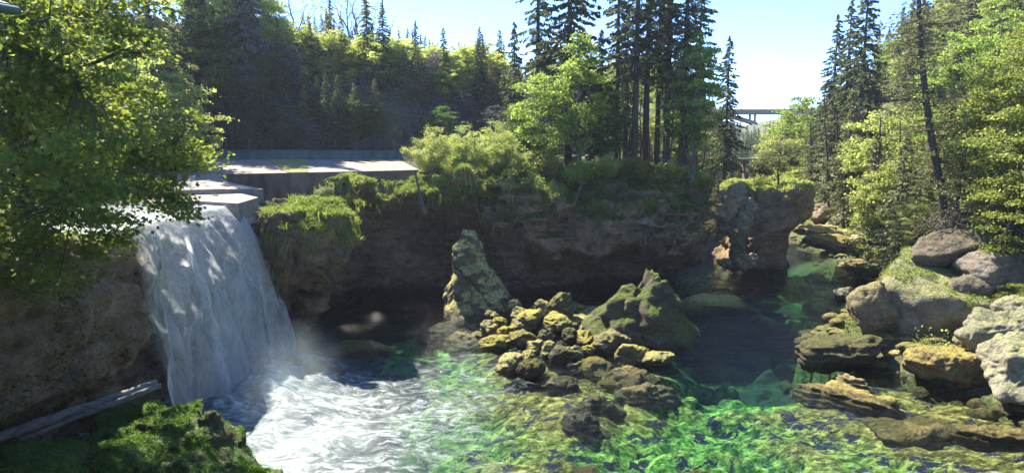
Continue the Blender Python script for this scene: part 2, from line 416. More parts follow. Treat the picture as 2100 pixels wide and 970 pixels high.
def maple_leaves(C, size, rs, up=0.6, dirs=None):
    n = len(C); D = rs.normal(size=(n,3))*0.8
    if dirs is not None: D += dirs
    D[:,2] -= 0.45; D /= np.linalg.norm(D, axis=1, keepdims=True)
    N = rs.normal(size=(n,3))*(1-up); N[:,2] += up
    S = np.cross(D, N); S /= np.linalg.norm(S, axis=1, keepdims=True); N = np.cross(S, D)
    s = (size*rs.uniform(0.6, 1.25, n))
    k = len(MAPLE)
    V = (C[:,None,:] + s[:,None,None]*(MAPLE[None,:,0:1]*S[:,None,:] + MAPLE[None,:,1:2]*D[:,None,:] + (np.abs(MAPLE[None,:,0:1])*0.25)*N[:,None,:]))
    V = V.reshape(-1,3)
    F = np.arange(k*n).reshape(-1,k)
    return V, F

def limb(a, b, rs, n=7, sag=0.0, wob=0.06):
    a = np.array(a, float); b = np.array(b, float); t = np.linspace(0, 1, n)[:,None]
    L = np.linalg.norm(b-a); P = a+(b-a)*t
    P[:,2] += sag*L*np.sin(t[:,0]*math.pi)
    P[1:-1] += rs.normal(size=(n-2,3))*wob*L*0.5
    return P

def broadleaf(seed, H, R, z0, ncl, per, lsize, squash=0.8, shape='round', clump=0.9, r0=None, lean=(0,0), nlimb=10):
    rs = np.random.RandomState(seed); wood = MB()
    r0 = r0 or H*0.014+0.04
    top = np.array([lean[0], lean[1], H*0.92])
    TP = limb((0,0,-0.4), top, rs, 10, 0, 0.025); wood.tube(TP, np.linspace(r0, r0*0.2, 10), 7)
    # clump centres
    C = []
    while len(C) < ncl:
        p = rs.uniform(-1, 1, 3); q = np.linalg.norm(p)
        if q > 1 or q < 0.25: continue
        if rs.rand() > 0.25+0.75*q: continue
        t = (p[2]+1)/2
        if shape == 'column': rr = R*(0.55+0.45*math.sin(math.pi*min(1, t*1.1)))
        elif shape == 'cone': rr = R*(1.15-t)
        else: rr = R
        ang = math.atan2(p[1], p[0]); lump = 1+0.22*math.sin(ang*3+seed)*math.cos(t*5+seed*1.3)
        C.append((p[0]*rr*lump+lean[0]*t, p[1]*rr*lump+lean[1]*t, z0+t*(H-z0)))
    C = np.array(C)
    far = C[rs.choice(len(C), nlimb, replace=False)]
    nodes = [TP[3:]]
    for q in far:
        ti = np.clip(q[2]/H-0.22, 0.12, 0.85)*9; i = int(ti); a = TP[i]
        P = limb(a, q, rs, 7, 0.08, 0.07); wood.tube(P, np.linspace(r0*0.42*(1-ti/12), 0.02, 7), 5); nodes.append(P[1:])
    nodes = np.concatenate(nodes)
    V = []
    for q in C:
        d = np.linalg.norm(nodes-q, axis=1); a = nodes[np.argmin(d)]
        if np.linalg.norm(a-q) > 0.3:
            P = limb(a, q, rs, 4, 0.05, 0.08); wood.tube(P, np.linspace(0.03, 0.012, 4), 3)
        n = int(per*rs.uniform(0.5, 1.5)); c = clump*rs.uniform(0.6, 1.3)
        g = rs.normal(size=(n,3))*np.array([c*0.55, c*0.55, c*0.55*squash*0.55])
        g[:,2] -= 0.12*np.linalg.norm(g[:,:2], axis=1)
        V.append(q+g)
    V = np.concatenate(V)
    LV, LF = leaves(V, lsize, rs, 0.55, 0.7)
    return wood.mesh('trunk'), mesh_np('crown', LV, LF, False)

def spruce(seed, H, R, z0, nb, tw=34, tlen=0.5, twid=0.13, droop=0.35, ragged=0.25, bare=0, r0=None, power=0.85, lean=(0,0), dead=0):
    rs = np.random.RandomState(seed); wood = MB(); r0 = r0 or H*0.011+0.05
    t = np.linspace(0, 1, 12)
    TP = np.stack([lean[0]*t**1.4+0.04*np.sin(t*5+seed), lean[1]*t**1.4, -0.5+t*(H+0.5)], 1)
    wood.tube(TP, r0*(1-t)**0.8+0.012, 7)
    def trunk(z):
        u = (z+0.5)/(H+0.5); return np.array([np.interp(u, t, TP[:,0]), np.interp(u, t, TP[:,1]), z])
    C = []; Dr = []
    for i in range(nb):
        f = (i+rs.rand())/nb; z = z0+(H-z0)*f
        L = R*((1-f)**power)*rs.uniform(1-ragged*1.6, 1+ragged*0.7)+0.18
        L *= 0.35+0.65*min(1, f*5+0.35)
        a = rs.uniform(0, 2*math.pi); h = np.array([math.cos(a), math.sin(a), 0])
        s = np.linspace(0, 1, 6)[:,None]
        up0 = 0.25*(f-0.35)
        P = trunk(z)+h*L*s; P[:,2] += (up0*L*s-droop*L*s**1.7+0.12*L*s**4)[:,0]
        wood.tube(P, np.linspace(0.018+0.01*L, 0.006, 6), 3)
        n = max(5, int(tw*L/R*1.2))
        u = rs.uniform(0.12, 1, n)**0.85
        q = np.stack([np.interp(u, s[:,0], P[:,j]) for j in range(3)], 1)
        side = np.cross(h, [0,0,1.0]); w = rs.uniform(-1, 1, n)*(1.05-u)*0.42*L*0.8
        q += side*w[:,None]; q[:,2] -= np.abs(w)*0.3+rs.uniform(0, 0.2, n)*tlen
        d = h[None,:]*0.5+side[None,:]*np.sign(w)[:,None]*0.7+np.array([0,0,-0.45])
        C.append(q); Dr.append(d)
    for i in range(dead):
        z = rs.uniform(0.12, 0.95)*z0+0.5; a = rs.uniform(0, 6.28); L = R*rs.uniform(0.2, 0.6)
        P = limb(trunk(z), trunk(z)+np.array([math.cos(a)*L, math.sin(a)*L, -0.25*L]), rs, 4, 0.02, 0.08); wood.tube(P, np.linspace(0.022, 0.006, 4), 3)
    C = np.concatenate(C); Dr = np.concatenate(Dr)
    LV, LF = leaves(C, tlen, rs, 0.45, twid/tlen*1.6, 0.15, Dr, 0.35)
    return wood.mesh('trunk'), mesh_np('crown', LV, LF, False)

def bare_tree(seed, H, R):
    rs = np.random.RandomState(seed); wood = MB(); C = []
    def grow(a, d, L, r, lev):
        b = a+d*L; P = limb(a, b, rs, 5, 0.02, 0.07); wood.tube(P, np.linspace(r, r*0.55, 5), 6 if lev < 2 else 3)
        if lev >= 4: C.append(b); return
        for i in range(3 if lev else 5):
            nd = d*0.9+rs.normal(size=3)*0.5; nd[2] += 0.25; nd /= np.linalg.norm(nd)
            grow(P[-1 if i < 2 else 2+(i % 2)], nd, L*rs.uniform(0.5, 0.75), r*0.5, lev+1)
    grow(np.array([0,0,-0.4]), np.array([0.03,0,1.0]), H*0.42, H*0.012+0.04, 0)
    C = np.array(C); C = C[rs.rand(len(C)) < 0.6]
    C = np.repeat(C, 5, 0)+rs.normal(size=(len(C)*5,3))*0.35
    LV, LF = leaves(C, 0.22, rs, 0.5, 0.6)
    return wood.mesh('trunk'), mesh_np('crown', LV, LF, False)

def shrub(seed, H, R, n, lsize, stems=14, feather=False):
    rs = np.random.RandomState(seed); wood = MB(); V = []; Dr = []
    for i in range(stems):
        a = rs.uniform(0, 6.28); rr = R*rs.uniform(0.25, 1); b = np.array([math.cos(a)*rr, math.sin(a)*rr, H*rs.uniform(0.5, 1)*(1.15-0.5*rr/R)])
        P = limb((rs.normal()*0.15, rs.normal()*0.15, -0.2), b, rs, 7, 0.12, 0.05); wood.tube(P, np.linspace(0.035, 0.006, 7), 4)
        for j in range(5):
            u = rs.randint(2, 7); q = P[u]+rs.normal(size=3)*np.array([.3,.3,.2])*R*0.5; wood.tube(limb(P[u], q, rs, 3), [0.012,0.008,0.004], 3)
            m = n//(stems*5); w = rs.rand(m)[:,None]
            V.append(P[u]+(q-P[u])*w*1.25+rs.normal(size=(m,3))*(0.14*R if not feather else 0.07*R)); Dr.append(np.tile((q-P[u])/(np.linalg.norm(q-P[u])+1e-6), (m,1)))
    V = np.concatenate(V); Dr = np.concatenate(Dr)
    LV, LF = leaves(V, lsize, rs, 0.4, 0.35 if feather else 0.6, 0, Dr, 0.5)
    return wood.mesh('stem'), mesh_np('foliage', LV, LF, False)

def surf_scatter(V, F, n, rs, mask=None):
    """n points spread by area over quads; returns points and normals"""
    a = V[F[:,0]]; b = V[F[:,1]]; c = V[F[:,2]]; d = V[F[:,-1]]
    N = np.cross(c-a, d-b); A = np.linalg.norm(N, axis=1)+1e-12; N = N/A[:,None]
    cen = (a+b+c+d)/4
    w = A.copy()
    if mask is not None: w = w*mask(cen, N)
    if w.sum() <= 0: return np.zeros((0,3)), np.zeros((0,3))
    i = rs.choice(len(F), n, p=w/w.sum())
    u = rs.rand(n,1); v = rs.rand(n,1)
    P = (a[i]*(1-u)+b[i]*u)*(1-v)+(d[i]*(1-u)+c[i]*u)*v
    return P, N[i]
def blades(P, N, h, w, rs, lean=0.5, hang=0.0):
    n = len(P); D = rs.normal(size=(n,3))*lean+np.array([0,0,1.0])+N*0.5; D[:,2] -= hang
    D /= np.linalg.norm(D, axis=1, keepdims=True)
    S = rs.normal(size=(n,3)); S = np.cross(D, S); S /= np.linalg.norm(S, axis=1, keepdims=True)
    hh = (h*rs.uniform(0.4, 1.4, n))[:,None]; ww = w*rs.uniform(0.6, 1.3, n)[:,None]
    bend = rs.normal(size=(n,3))*0.25*hh; bend[:,2] = -0.15*hh[:,0]-hang*hh[:,0]*0.4
    V = np.stack([P-S*ww, P+S*ww, P+D*hh*0.6+S*ww*0.7, P+D*hh+bend, P+D*hh*0.6-S*ww*0.7], 1).reshape(-1,3)
    return V, np.arange(5*n).reshape(-1,5)

# ================================================================== TERRAIN
XR = [(-40,26),(20,24),(28.4,23.4),(32.6,23.6),(34.5,22.6),(37.6,21),(41.9,19),(45,21),(49.3,25.4),(59.8,33.0),(68,34.6),(81,35.7),(87,36.4),(95,38.5),(120,46),(200,78),(350,127),(700,250)]
XL = [(70,20),(85,24),(90,30),(120,39),(200,66),(350,112),(700,235)]
def xr(y): return np.interp(y, [p[0] for p in XR], [p[1] for p in XR])
def xl(y): return np.interp(y, [p[0] for p in XL], [p[1] for p in XL])
def yb(x): return np.clip(62+(x+27)*0.49, 48, 85)
def hh(x): return np.interp(x, [-70,-35,-22,-4,20,60], [16,12.0,9.0,7.0,6.0,5])
def zhill(x, y):
    d = y-yb(x)
    return 10.9 + hh(x)*sstep(0, 1, (d-3)/9.0)**0.8 + 0.12*np.clip(d-17, 0, 200) + fbm(x, y, 0*x, 9, 3, 55)*0.9*sstep(2, 8, d)
def PX(px, py, v, z=0.0):
    p = wz(px, py, z); return (p[0], p[1], v)
bedpts = [PX(*a) for a in [(1100,720,.15),(1250,720,.15),(1200,830,.45),(1100,790,.3),(1050,900,.7),(1300,900,1.5),(1500,850,1.7),(1600,900,1.6),(1450,780,1.7),(1500,700,3.2),
   (1650,830,.7),(1850,860,.35),(2000,850,.25),(2050,940,.35),(1800,940,.9),(1850,780,.5),(900,660,.8),(880,700,1.5),(700,660,4),(800,620,4),(700,850,3.5),(850,850,2.6),(960,900,1.5),
   (1600,600,3),(1700,620,2),(1700,520,2),(1000,680,.4),(1000,800,.8),(2100,960,.3),(1400,950,1.6),(1180,640,.1),(1280,650,.1),(1450,680,4),(1550,720,4),(1440,730,3.2),(1560,640,4.5),(1400,640,3.2),(1500,660,4.5),(1600,720,3.0),(1750,760,.6),(1720,830,.5),(1380,740,.9),(1330,760,.5)]]
def zbed(X, Y):
    d = idw(X, Y, bedpts, 3.0, 2.5)
    n = fbm(X, Y, 0*X, 2.2, 3, 91); n2 = fbm(X*0.7, Y*1.3, 0*X, 0.9, 3, 97); rg = np.clip(1-np.abs(fbm(X, Y, 0*X, 2.4, 3, 191))-.7, 0, 1)
    z = -d*(1+0.3*n)-0.2*n2*np.clip(d, .3, 1.4)-rg*1.0*np.clip(d, .1, 1.2)
    return z
def zterrain(x, y):
    x = np.asarray(x, float); y = np.asarray(y, float)
    d = x-xr(y)
    near = 1-sstep(52, 72, y)
    n = fbm(x, y, 0*x, 6, 4, 77)
    a0 = 8.5-5.5*sstep(42.5, 46, y); zr_near = 1.6*sstep(-1.5, 3, d)+6.2*sstep(a0, a0+5.5, d)+0.85*np.clip(d-a0-5, 0, 60)
    zr_far = 3.6*sstep(-1, 5, d)+0.95*np.clip(d-4, 0, 60)
    zr = near*zr_near+(1-near)*zr_far
    zr = np.minimum(zr, 44+0.03*zr) - 0.8 + n*np.clip(d*0.25+0.3, 0, 1.4)
    # left of the river
    dl = xl(y)-x
    up = zhill(x, y)
    left = np.where((y > yb(x)-2) , np.minimum(up, 0.5+2.2*dl), -4.0)
    left = np.where(y > 72, np.minimum(up, -1.0+1.7*np.clip(dl, 0, 99)), left)
    bank = (x < -0.82*y-0.5) | ((x < -24) & (y > 10))
    lb = np.where(y < 20, 11.2, 8.4)
    left = np.where(bank & (y < 58), lb, left)
    zr = zr-3.4*sstep(-1.2, -6, d)
    inbed = (d < -0.3) & (y < 71) & (x < 45) & (x > -18)
    zr = np.where(inbed, np.minimum(zr, zbed(x, y)-0.45), zr)
    z = np.where(d > -6, np.where((d < -1.5) & (dl > 0), np.maximum(zr, left), zr), np.where(dl > 0, left, -4.0))
    return z

def grid_mesh(xs, ys, zf):
    X, Y = np.meshgrid(xs, ys, indexing='ij'); Z = zf(X, Y)
    V = np.stack([X,Y,Z], -1).reshape(-1,3); nx, ny = len(xs), len(ys)
    i = np.arange(nx-1)[:,None]*ny; j = np.arange(ny-1)[None,:]
    F = np.stack([i+j, i+ny+j, i+ny+j+1, i+j+1], -1).reshape(-1,4)
    return V, F
def axis(a, b, c, d, fine, grow=1.35):
    mid = np.arange(b, c+1e-6, fine); lo = []; s = fine; p = b
    while p > a: s *= grow; p -= s; lo.append(max(p, a))
    hi = []; s = fine; p = c
    while p < d: s *= grow; p += s; hi.append(min(p, d))
    return np.array(lo[::-1]+list(mid)+hi)
def zground(X, Y):
    Z = zterrain(X, Y)
    # far hills close the valley
    far = sstep(230, 520, Y)*np.where(np.abs(X-0.37*Y) < 14, 2, 14+8*fbm(X, Y, 0*X, 130, 3, 5)) + 14*sstep(560, 740, Y)
    return np.where(Y > 250, np.maximum(Z*0.9, far), Z)
TV, TF = grid_mesh(axis(-260,-62,112,480,0.6), axis(-60,2,150,760,0.6), zground)
ground = obj('ground', mesh_np('ground', TV, TF), M['soil']); tag(ground, 'rocky wooded ground of the river banks and hills', 'ground', kind='structure')

# ================================================================== RIVER BED AND WATER
BV, BF = grid_mesh(np.arange(-19, 46, 0.2), np.arange(8, 72, 0.2), zbed)
m, nt, out = newmat('river_bed'); k = NT(nt); p = k.pos()
wv = k.n('ShaderNodeVectorMath', operation='ADD')
nz = k.n('ShaderNodeTexNoise'); nz.inputs['Scale'].default_value = 1.6; nz.inputs['Detail'].default_value = 3; k.l(p, nz.inputs['Vector'])
sc1 = k.n('ShaderNodeVectorMath', operation='SCALE'); sc1.inputs[3].default_value = 0.35; k.l(nz.outputs['Color'], sc1.inputs[0])
k.l(p, wv.inputs[0]); k.l(sc1.outputs[0], wv.inputs[1])
pr = k.mapping(wv.outputs[0], (0.85, 1.2, 0.9), (0,0,math.radians(-25)))
n1 = k.noise(pr, 0.95, 9, 0.7, 0.15); n2 = k.noise(p, 0.14, 2, 0.5); n3a = k.noise(pr, 2.6, 8, 0.8, 0.1)
vs_ = k.n('ShaderNodeTexVoronoi'); vs_.inputs['Scale'].default_value = 2.6; k.l(pr, vs_.inputs['Vector'])
sepc = k.n('ShaderNodeSeparateColor'); k.l(vs_.outputs['Color'], sepc.inputs[0])
n3 = k.math('ADD', k.math('MULTIPLY', n3a, 0.9), k.math('MULTIPLY', k.math('ADD', k.math('MULTIPLY', sepc.outputs[0], 0.5), k.math('MULTIPLY', vs_.outputs['Distance'], -0.35)), 0.2))
alg = k.ramp(n3, [(0.36, (0.05,0.045,0.018)), (0.47, (0.20,0.17,0.055)), (0.56, (0.50,0.45,0.15)), (0.66, (0.32,0.25,0.12))])
grn = k.ramp(n3, [(0.37, (0.02,0.06,0.03)), (0.46, (0.13,0.28,0.06)), (0.55, (0.44,0.56,0.16)), (0.66, (0.30,0.32,0.12))])
sx = k.n('ShaderNodeSeparateXYZ'); k.l(p, sx.inputs[0])
dep = k.n('ShaderNodeMapRange'); dep.inputs[1].default_value = -0.85; dep.inputs[2].default_value = -1.5; k.l(k.math('ADD', sx.outputs[2], k.math('MULTIPLY', k.math('SUBTRACT', n2, 0.5), 1.6)), dep.inputs[0])
c = k.mix(dep.outputs[0], alg, grn)
hole = k.ramp(n1, [(0.43, 1.0), (0.45, 0.0)])
c = k.mix(hole, c, (0.025,0.028,0.07))
deep = k.n('ShaderNodeMapRange'); deep.inputs[1].default_value = -1.9; deep.inputs[2].default_value = -2.8; k.l(sx.outputs[2], deep.inputs[0])
c = k.mix(deep.outputs[0], c, (0.05,0.06,0.06))  # bed darkened with depth, dim deep-water light put into its colour
b = k.bsdf(c, 0.95, k.bump(k.math('ADD', n1, k.math('MULTIPLY', n3, 0.5)), 1.0, 0.35), 0.1); k.l(b.outputs[0], out.inputs[0])
M['bed'] = m
tag(obj('river_bed', mesh_np('river_bed', BV, BF), M['bed']), 'algae covered river bed under clear green water', 'river bed', kind='structure')

def water_mat(name, tint=(0.80,0.95,0.86), wave=1.0):
    m, nt, out = newmat(name); k = NT(nt); p = k.pos()
    at_ = k.n('ShaderNodeAttribute'); at_.attribute_name = 'foam'; foam = at_.outputs['Fac']
    pr = k.mapping(p, (0.7, 1.6, 1), (0,0,math.radians(-22)))
    w1 = k.noise(pr, 1.1, 3, 0.55, 0.4); w2 = k.noise(pr, 4.5, 4, 0.6, 0.3)
    h = k.math('ADD', k.math('MULTIPLY', w1, 0.7), k.math('MULTIPLY', w2, 0.25))
    nrm = k.bump(h, 1.0*wave, 0.32)
    tr = k.n('ShaderNodeBsdfTransparent'); tr.inputs[0].default_value = (*tint, 1)
    gl = k.n('ShaderNodeBsdfGlossy'); gl.inputs['Roughness'].default_value = 0.07; k.l(nrm, gl.inputs['Normal'])
    fr = k.n('ShaderNodeFresnel'); fr.inputs['IOR'].default_value = 1.33; k.l(nrm, fr.inputs['Normal'])
    mx = k.n('ShaderNodeMixShader'); k.l(k.math('MULTIPLY', fr.outputs[0], 0.9), mx.inputs[0]); k.l(tr.outputs[0], mx.inputs[1]); k.l(gl.outputs[0], mx.inputs[2])
    # foam lies on the surface as broken froth drawn out along the current
    warp = k.n('ShaderNodeVectorMath', operation='ADD')
    nzz = k.n('ShaderNodeTexNoise'); nzz.inputs['Scale'].default_value = 0.5; nzz.inputs['Detail'].default_value = 2; k.l(p, nzz.inputs['Vector'])
    s_ = k.n('ShaderNodeVectorMath', operation='SCALE'); s_.inputs[3].default_value = 2.0; k.l(nzz.outputs['Color'], s_.inputs[0]); k.l(p, warp.inputs[0]); k.l(s_.outputs[0], warp.inputs[1])
    pf = k.mapping(warp.outputs[0], (0.9, 2.2, 1), (0,0,math.radians(18)))
    f1 = k.noise(pf, 1.7, 8, 0.7, 0.25); f2 = k.noise(pf, 0.35, 3, 0.5)
    ff = k.math('ADD', k.math('MULTIPLY', f1, 0.8), k.math('MULTIPLY', f2, 0.2))
    thr = k.math('SUBTRACT', 0.68, k.math('MULTIPLY', foam, 0.34))
    a = k.math('DIVIDE', k.math('SUBTRACT', ff, k.math('SUBTRACT', thr, 0.09)), 0.36, clamp=True)
    a = k.math('MULTIPLY', a, k.math('MULTIPLY', foam, 3.0, clamp=True), clamp=True)
    milk = k.math('MULTIPLY', k.math('POWER', foam, 3.0), 0.9, clamp=True)
    fcl = k.ramp(f1, [(0.38, (0.13,0.17,0.19)), (0.6, (0.52,0.56,0.58))])
    fc = k.mix(a, (0.06,0.10,0.10), fcl); a = k.math('MAXIMUM', a, milk)
    fb = k.bsdf(fc, 0.6, k.bump(ff, 0.6, 0.25), 0.4)
    m2 = k.n('ShaderNodeMixShader'); k.l(a, m2.inputs[0]); k.l(mx.outputs[0], m2.inputs[1]); k.l(fb.outputs[0], m2.inputs[2])
    k.l(m2.outputs[0], out.inputs[0])
    return m, k, out
M['water'], kk, wout = water_mat('river_water', (0.94,0.99,0.97))
va = kk.n('ShaderNodeVolumeAbsorption'); va.inputs['Color'].default_value = (0.36,0.87,0.62,1); va.inputs['Density'].default_value = 0.15
kk.l(va.outputs[0], wout.inputs['Volume'])
foampts = [PX(*a) for a in [(600,900,1),(700,880,.95),(640,820,.95),(800,850,.72),(900,850,.6),(1000,900,.42),(1000,800,.45),(1045,780,.4),(900,760,.48),(850,718,.12),(950,715,.28),(1040,860,.25),
   (1100,900,.12),(1120,800,.0),(1200,800,0),(780,690,0),(740,650,0),(700,770,.75),(620,745,.9),(850,950,.62),(950,960,.42),(1100,960,.08),(760,745,.35),(1300,900,0),(1300,700,0),(1500,800,0),(1400,960,.03),
   (1500,700,0),(900,650,0),(1700,800,0),(1900,900,0),(1600,600,0),(550,800,1),(700,960,.8),(600,960,.95),(700,715,.25),(1200,930,.08),(1330,880,.05)]]
def foamf(X, Y):
    return np.clip(idw(X, Y, foampts, 3.2, 0.5), 0, 1)
wx = axis(-60, -18, 30, 260, 0.16, 1.25); wy = axis(-20, 20, 62, 700, 0.16, 1.2)
def zw(X, Y):
    f = foamf(X, Y); s = np.exp(-((X+11)**2+(Y-33)**2)/90)
    return (fbm(X*0.8, Y*1.4, 0*X, 1.6, 3, 300)*0.05*(0.9+f*1.2) + s*0.12*fbm(X, Y, 0*X, 1.1, 3, 310)+0.75*np.exp(-((X+12.2)**2/6+(Y-33)**2/38))*(1+0.8*fbm(X, Y, 0*X, 1.3, 3, 320)))*(1-sstep(62, 75, Y))
WV, WF = grid_mesh(wx, wy, zw)
# water is a closed body: surface, sides and floor
nx, ny = len(wx), len(wy)
rim = [i*ny for i in range(nx)] + [(nx-1)*ny+j for j in range(1, ny)] + [i*ny+ny-1 for i in range(nx-2, -1, -1)] + [j for j in range(ny-2, 0, -1)]
nb = len(WV); LW = WV[rim].copy(); LW[:,2] = -6.5
nr = len(rim); r_ = np.array(rim); a_ = np.arange(nr)
SF = np.stack([r_, nb+a_, nb+(a_+1) % nr, np.roll(r_, -1)], 1)
WV2 = np.concatenate([WV, LW, LW.mean(0, keepdims=True)]); CT = np.stack([nb+a_, np.full(nr, nb+nr), nb+(a_+1) % nr], 1)
me = mesh_np('water', WV2, [WF, SF, CT]); setattr_f(me, 'foam', np.concatenate([foamf(WV[:,0], WV[:,1])*(np.abs(WV[:,0]) < 40)*(WV[:,1] < 62), np.zeros(nr+1)]))
tag(obj('water', me, M['water']), 'clear green river with white foam below the waterfall', 'water', kind='structure')

# upper river that feeds the fall
M['upwater'], _, _ = water_mat('upper_river_water', (0.6,0.75,0.75))
UV_, UF_ = grid_mesh(np.arange(-60, -16.5, 0.3), np.arange(27.5, 42, 0.3), lambda X, Y: 9.12+0.05*fbm(X, Y, 0*X, 1.0, 3, 8)*sstep(-16.7, -18, X)+0.012*(-16.7-X))
me = mesh_np('upper_water', UV_, UF_); setattr_f(me, 'foam', 0.35+0.6*sstep(-26, -18, UV_[:,0]))
tag(obj('upper_water', me, M['upwater']), 'white rushing water above the lip of the waterfall', 'water', kind='structure')

# waterfall
def fall_sheet(name, off, ns, nt_, s0, s1, seed, amp):
    s = np.linspace(s0, s1, ns)[:,None]; t = np.linspace(-0.12, 1, nt_)[None,:]
    tau = np.clip(t, 0, 1)
    throw = (1.35+1.9*s**0.9)+off*.8
    y = 28.0+12.9*s + 0*t
    x = -16.75 + throw*tau + np.minimum(t, 0)*9
    x = x+0.22*np.sin(s*17+seed)*tau
    z = 9.15-9.4*tau**2 + off*0.3*(1-tau)*np.clip(t*8, 0, 1) + 0.02
    n = fbm(y*1.0, tau*3.4, 0*y+seed, 1.0, 4, 400+seed)
    x = x+n*amp*(0.15+tau)+0*t; z = z+0.25*n*amp*np.minimum(1, tau*3)*0.5
    y = y-0.8*(s-0.3)*tau + 0.25*amp*fbm(y, tau*2, 0*y, 1.2, 3, 450+seed)*tau
    V = np.stack([x, y, z+0*y], -1).reshape(-1,3)
    i = np.arange(ns-1)[:,None]*nt_; j = np.arange(nt_-1)[None,:]
    F = np.stack([i+j, i+nt_+j, i+nt_+j+1, i+j+1], -1).reshape(-1,4)
    me = mesh_np(name, V, F)
    setattr_f(me, 'fs', (s+0*t).reshape(-1)); setattr_f(me, 'ft', (t+0*s).reshape(-1))
    return me
def fall_mat(name, dens, seed):
    m, nt, out = newmat(name); k = NT(nt)
    a = k.n('ShaderNodeAttribute'); a.attribute_name = 'fs'; b = k.n('ShaderNodeAttribute'); b.attribute_name = 'ft'
    cx = k.n('ShaderNodeCombineXYZ'); k.l(k.math('MULTIPLY', a.outputs['Fac'], 13.0), cx.inputs[0]); k.l(k.math('MULTIPLY', b.outputs['Fac'], 3.8), cx.inputs[1]); cx.inputs[2].default_value = seed*3.7
    n1 = k.noise(k.mapping(cx.outputs[0], (1.0,0.8,1)), 1.2, 7, 0.68, 1.2); n2 = k.noise(cx.outputs[0], 5.5, 5, 0.7, 0.4); n3 = k.noise(cx.outputs[0], 0.5, 3, 0.5)
    f = k.math('ADD', k.math('MULTIPLY', n1, 0.6), k.math('ADD', k.math('MULTIPLY', n2, 0.12), k.math('MULTIPLY', n3, 0.28)))
    # edges and lower part thin out
    es = k.math('MINIMUM', k.math('MULTIPLY', a.outputs['Fac'], 5.0), k.math('MULTIPLY', k.math('SUBTRACT', 1.0, a.outputs['Fac']), 10.0))
    es = k.math('MINIMUM', es, 1.0)
    thr = k.math('SUBTRACT', 0.66-dens*0.3, k.math('MULTIPLY', k.math('SUBTRACT', es, 1.0), 0.18))
    al = k.math('DIVIDE', k.math('SUBTRACT', f, thr), 0.22, clamp=True)
    fade = k.math('MULTIPLY', a.outputs['Fac'], 30.0, clamp=True)
    fade2 = k.math('MULTIPLY', k.math('SUBTRACT', 1.0, a.outputs['Fac']), 30.0, clamp=True)
    al = k.math('MULTIPLY', al, k.math('MULTIPLY', fade, fade2))
    col = k.ramp(n1, [(0.34, (0.66,0.78,0.79)), (0.48, (0.93,0.95,0.95)), (0.6, (0.98,0.98,0.98))])
    d = k.n('ShaderNodeBsdfDiffuse'); k.l(col, d.inputs[0]); k.l(k.bump(f, 0.8, 0.3), d.inputs['Normal'])
    t = k.n('ShaderNodeBsdfTranslucent'); k.l(col, t.inputs[0])
    mx = k.n('ShaderNodeMixShader'); mx.inputs[0].default_value = 0.75; k.l(d.outputs[0], mx.inputs[1]); k.l(t.outputs[0], mx.inputs[2])
    tr = k.n('ShaderNodeBsdfTransparent')
    m2 = k.n('ShaderNodeMixShader'); k.l(al, m2.inputs[0]); k.l(tr.outputs[0], m2.inputs[1]); k.l(mx.outputs[0], m2.inputs[2]); k.l(m2.outputs[0], out.inputs[0])
    return m
wf = empty('waterfall', (0,0,0)); tag(wf, 'broad white waterfall pouring over the concrete-edged lip into the pool', 'waterfall')
obj('falling_water', fall_sheet('falling_water', 0.0, 220, 160, 0, 1, 1, 0.5), fall_mat('falls_back', 1.4, 1), wf)
obj('falling_water', fall_sheet('falling_water', 0.35, 200, 140, 0.03, 1.0, 2, 0.8), fall_mat('falls_mid', 0.75, 2), wf)
obj('falling_water', fall_sheet('falling_water', 0.8, 180, 120, 0.06, 0.99, 3, 1.1), fall_mat('falls_front', 0.35, 3), wf)
# spray at the foot of the fall
V, F = ICO[4]; V = V*np.array([3.6,7.2,2.7]); V = V*(1+0.12*fbm(V[:,0], V[:,1], V[:,2], 2.2, 3, 12))[:,None]
m, nt, out = newmat('spray'); k = NT(nt); pv = k.n('ShaderNodeVolumePrincipled'); pv.inputs['Color'].default_value = (0.70,0.88,1.0,1); pv.inputs['Density'].default_value = 0.05; pv.inputs['Anisotropy'].default_value = 0.2
mp_ = k.mapping(k.coord(), (1/3.6,1/7.2,1/2.7)); ln = k.n('ShaderNodeVectorMath', operation='LENGTH'); k.l(mp_, ln.inputs[0])
den = k.math('MULTIPLY', k.math('SUBTRACT', 0.95, ln.outputs['Value'], clamp=True), k.math('ADD', k.math('MULTIPLY', k.noise(k.coord(), 0.7, 3), 0.9), -0.22, clamp=True))
k.l(k.math('MULTIPLY', den, 0.4), pv.inputs['Density'])
k.l(pv.outputs[0], out.inputs['Volume'])
tag(obj('spray', mesh_np('spray', V, F), m, None, (-12.0,33.5,0.9)), 'cloud of fine spray at the foot of the waterfall', 'spray', kind='stuff')

# ================================================================== CLIFFS
ISL = [(-17.6,42.5),(-16.2,40.2),(-13.5,39.6),(-11.0,40.4),(-9.6,42.2),(-9.9,45),(-12.3,49),(-11.4,52.2),(-8.2,52.6),(-4.6,51.6),(-1.6,52.6),(2.0,53.6),(4.6,54.6),(10.4,55.6),(14.0,55.8),(17.0,58.0),(17.4,62),(16.5,68),(17,80),(-10,80),(-40,66),(-34,42.5)]
undp = [(-16,40,2.2),(-11,40,3.0),(-11,50,4.5),(-8,52,5.5),(-4,52,5.0),(2,54,2.5),(6,55,4.5),(10,56,7.0),(14,56,5.0),(18,60,1.0)]
undz = [(-16,40,4.6),(-11,40,5.0),(-11,50,7.8),(-8,52,8.0),(-4,52,7.6),(0,53,5.0),(4,54.5,2.4),(7,55,2.6),(10,56,3.3),(14,56,2.6),(18,60,1.6)]
edz = [(-16,40,8.4),(-12,40,8.0),(-10,43,8.6),(-11,50,9.2),(-8,52.5,9.2),(-4,52,9.2),(0,53,9.5),(4,54.5,7.5),(10,55.6,7.4),(14,56,7.4),(18,60,6.6)]
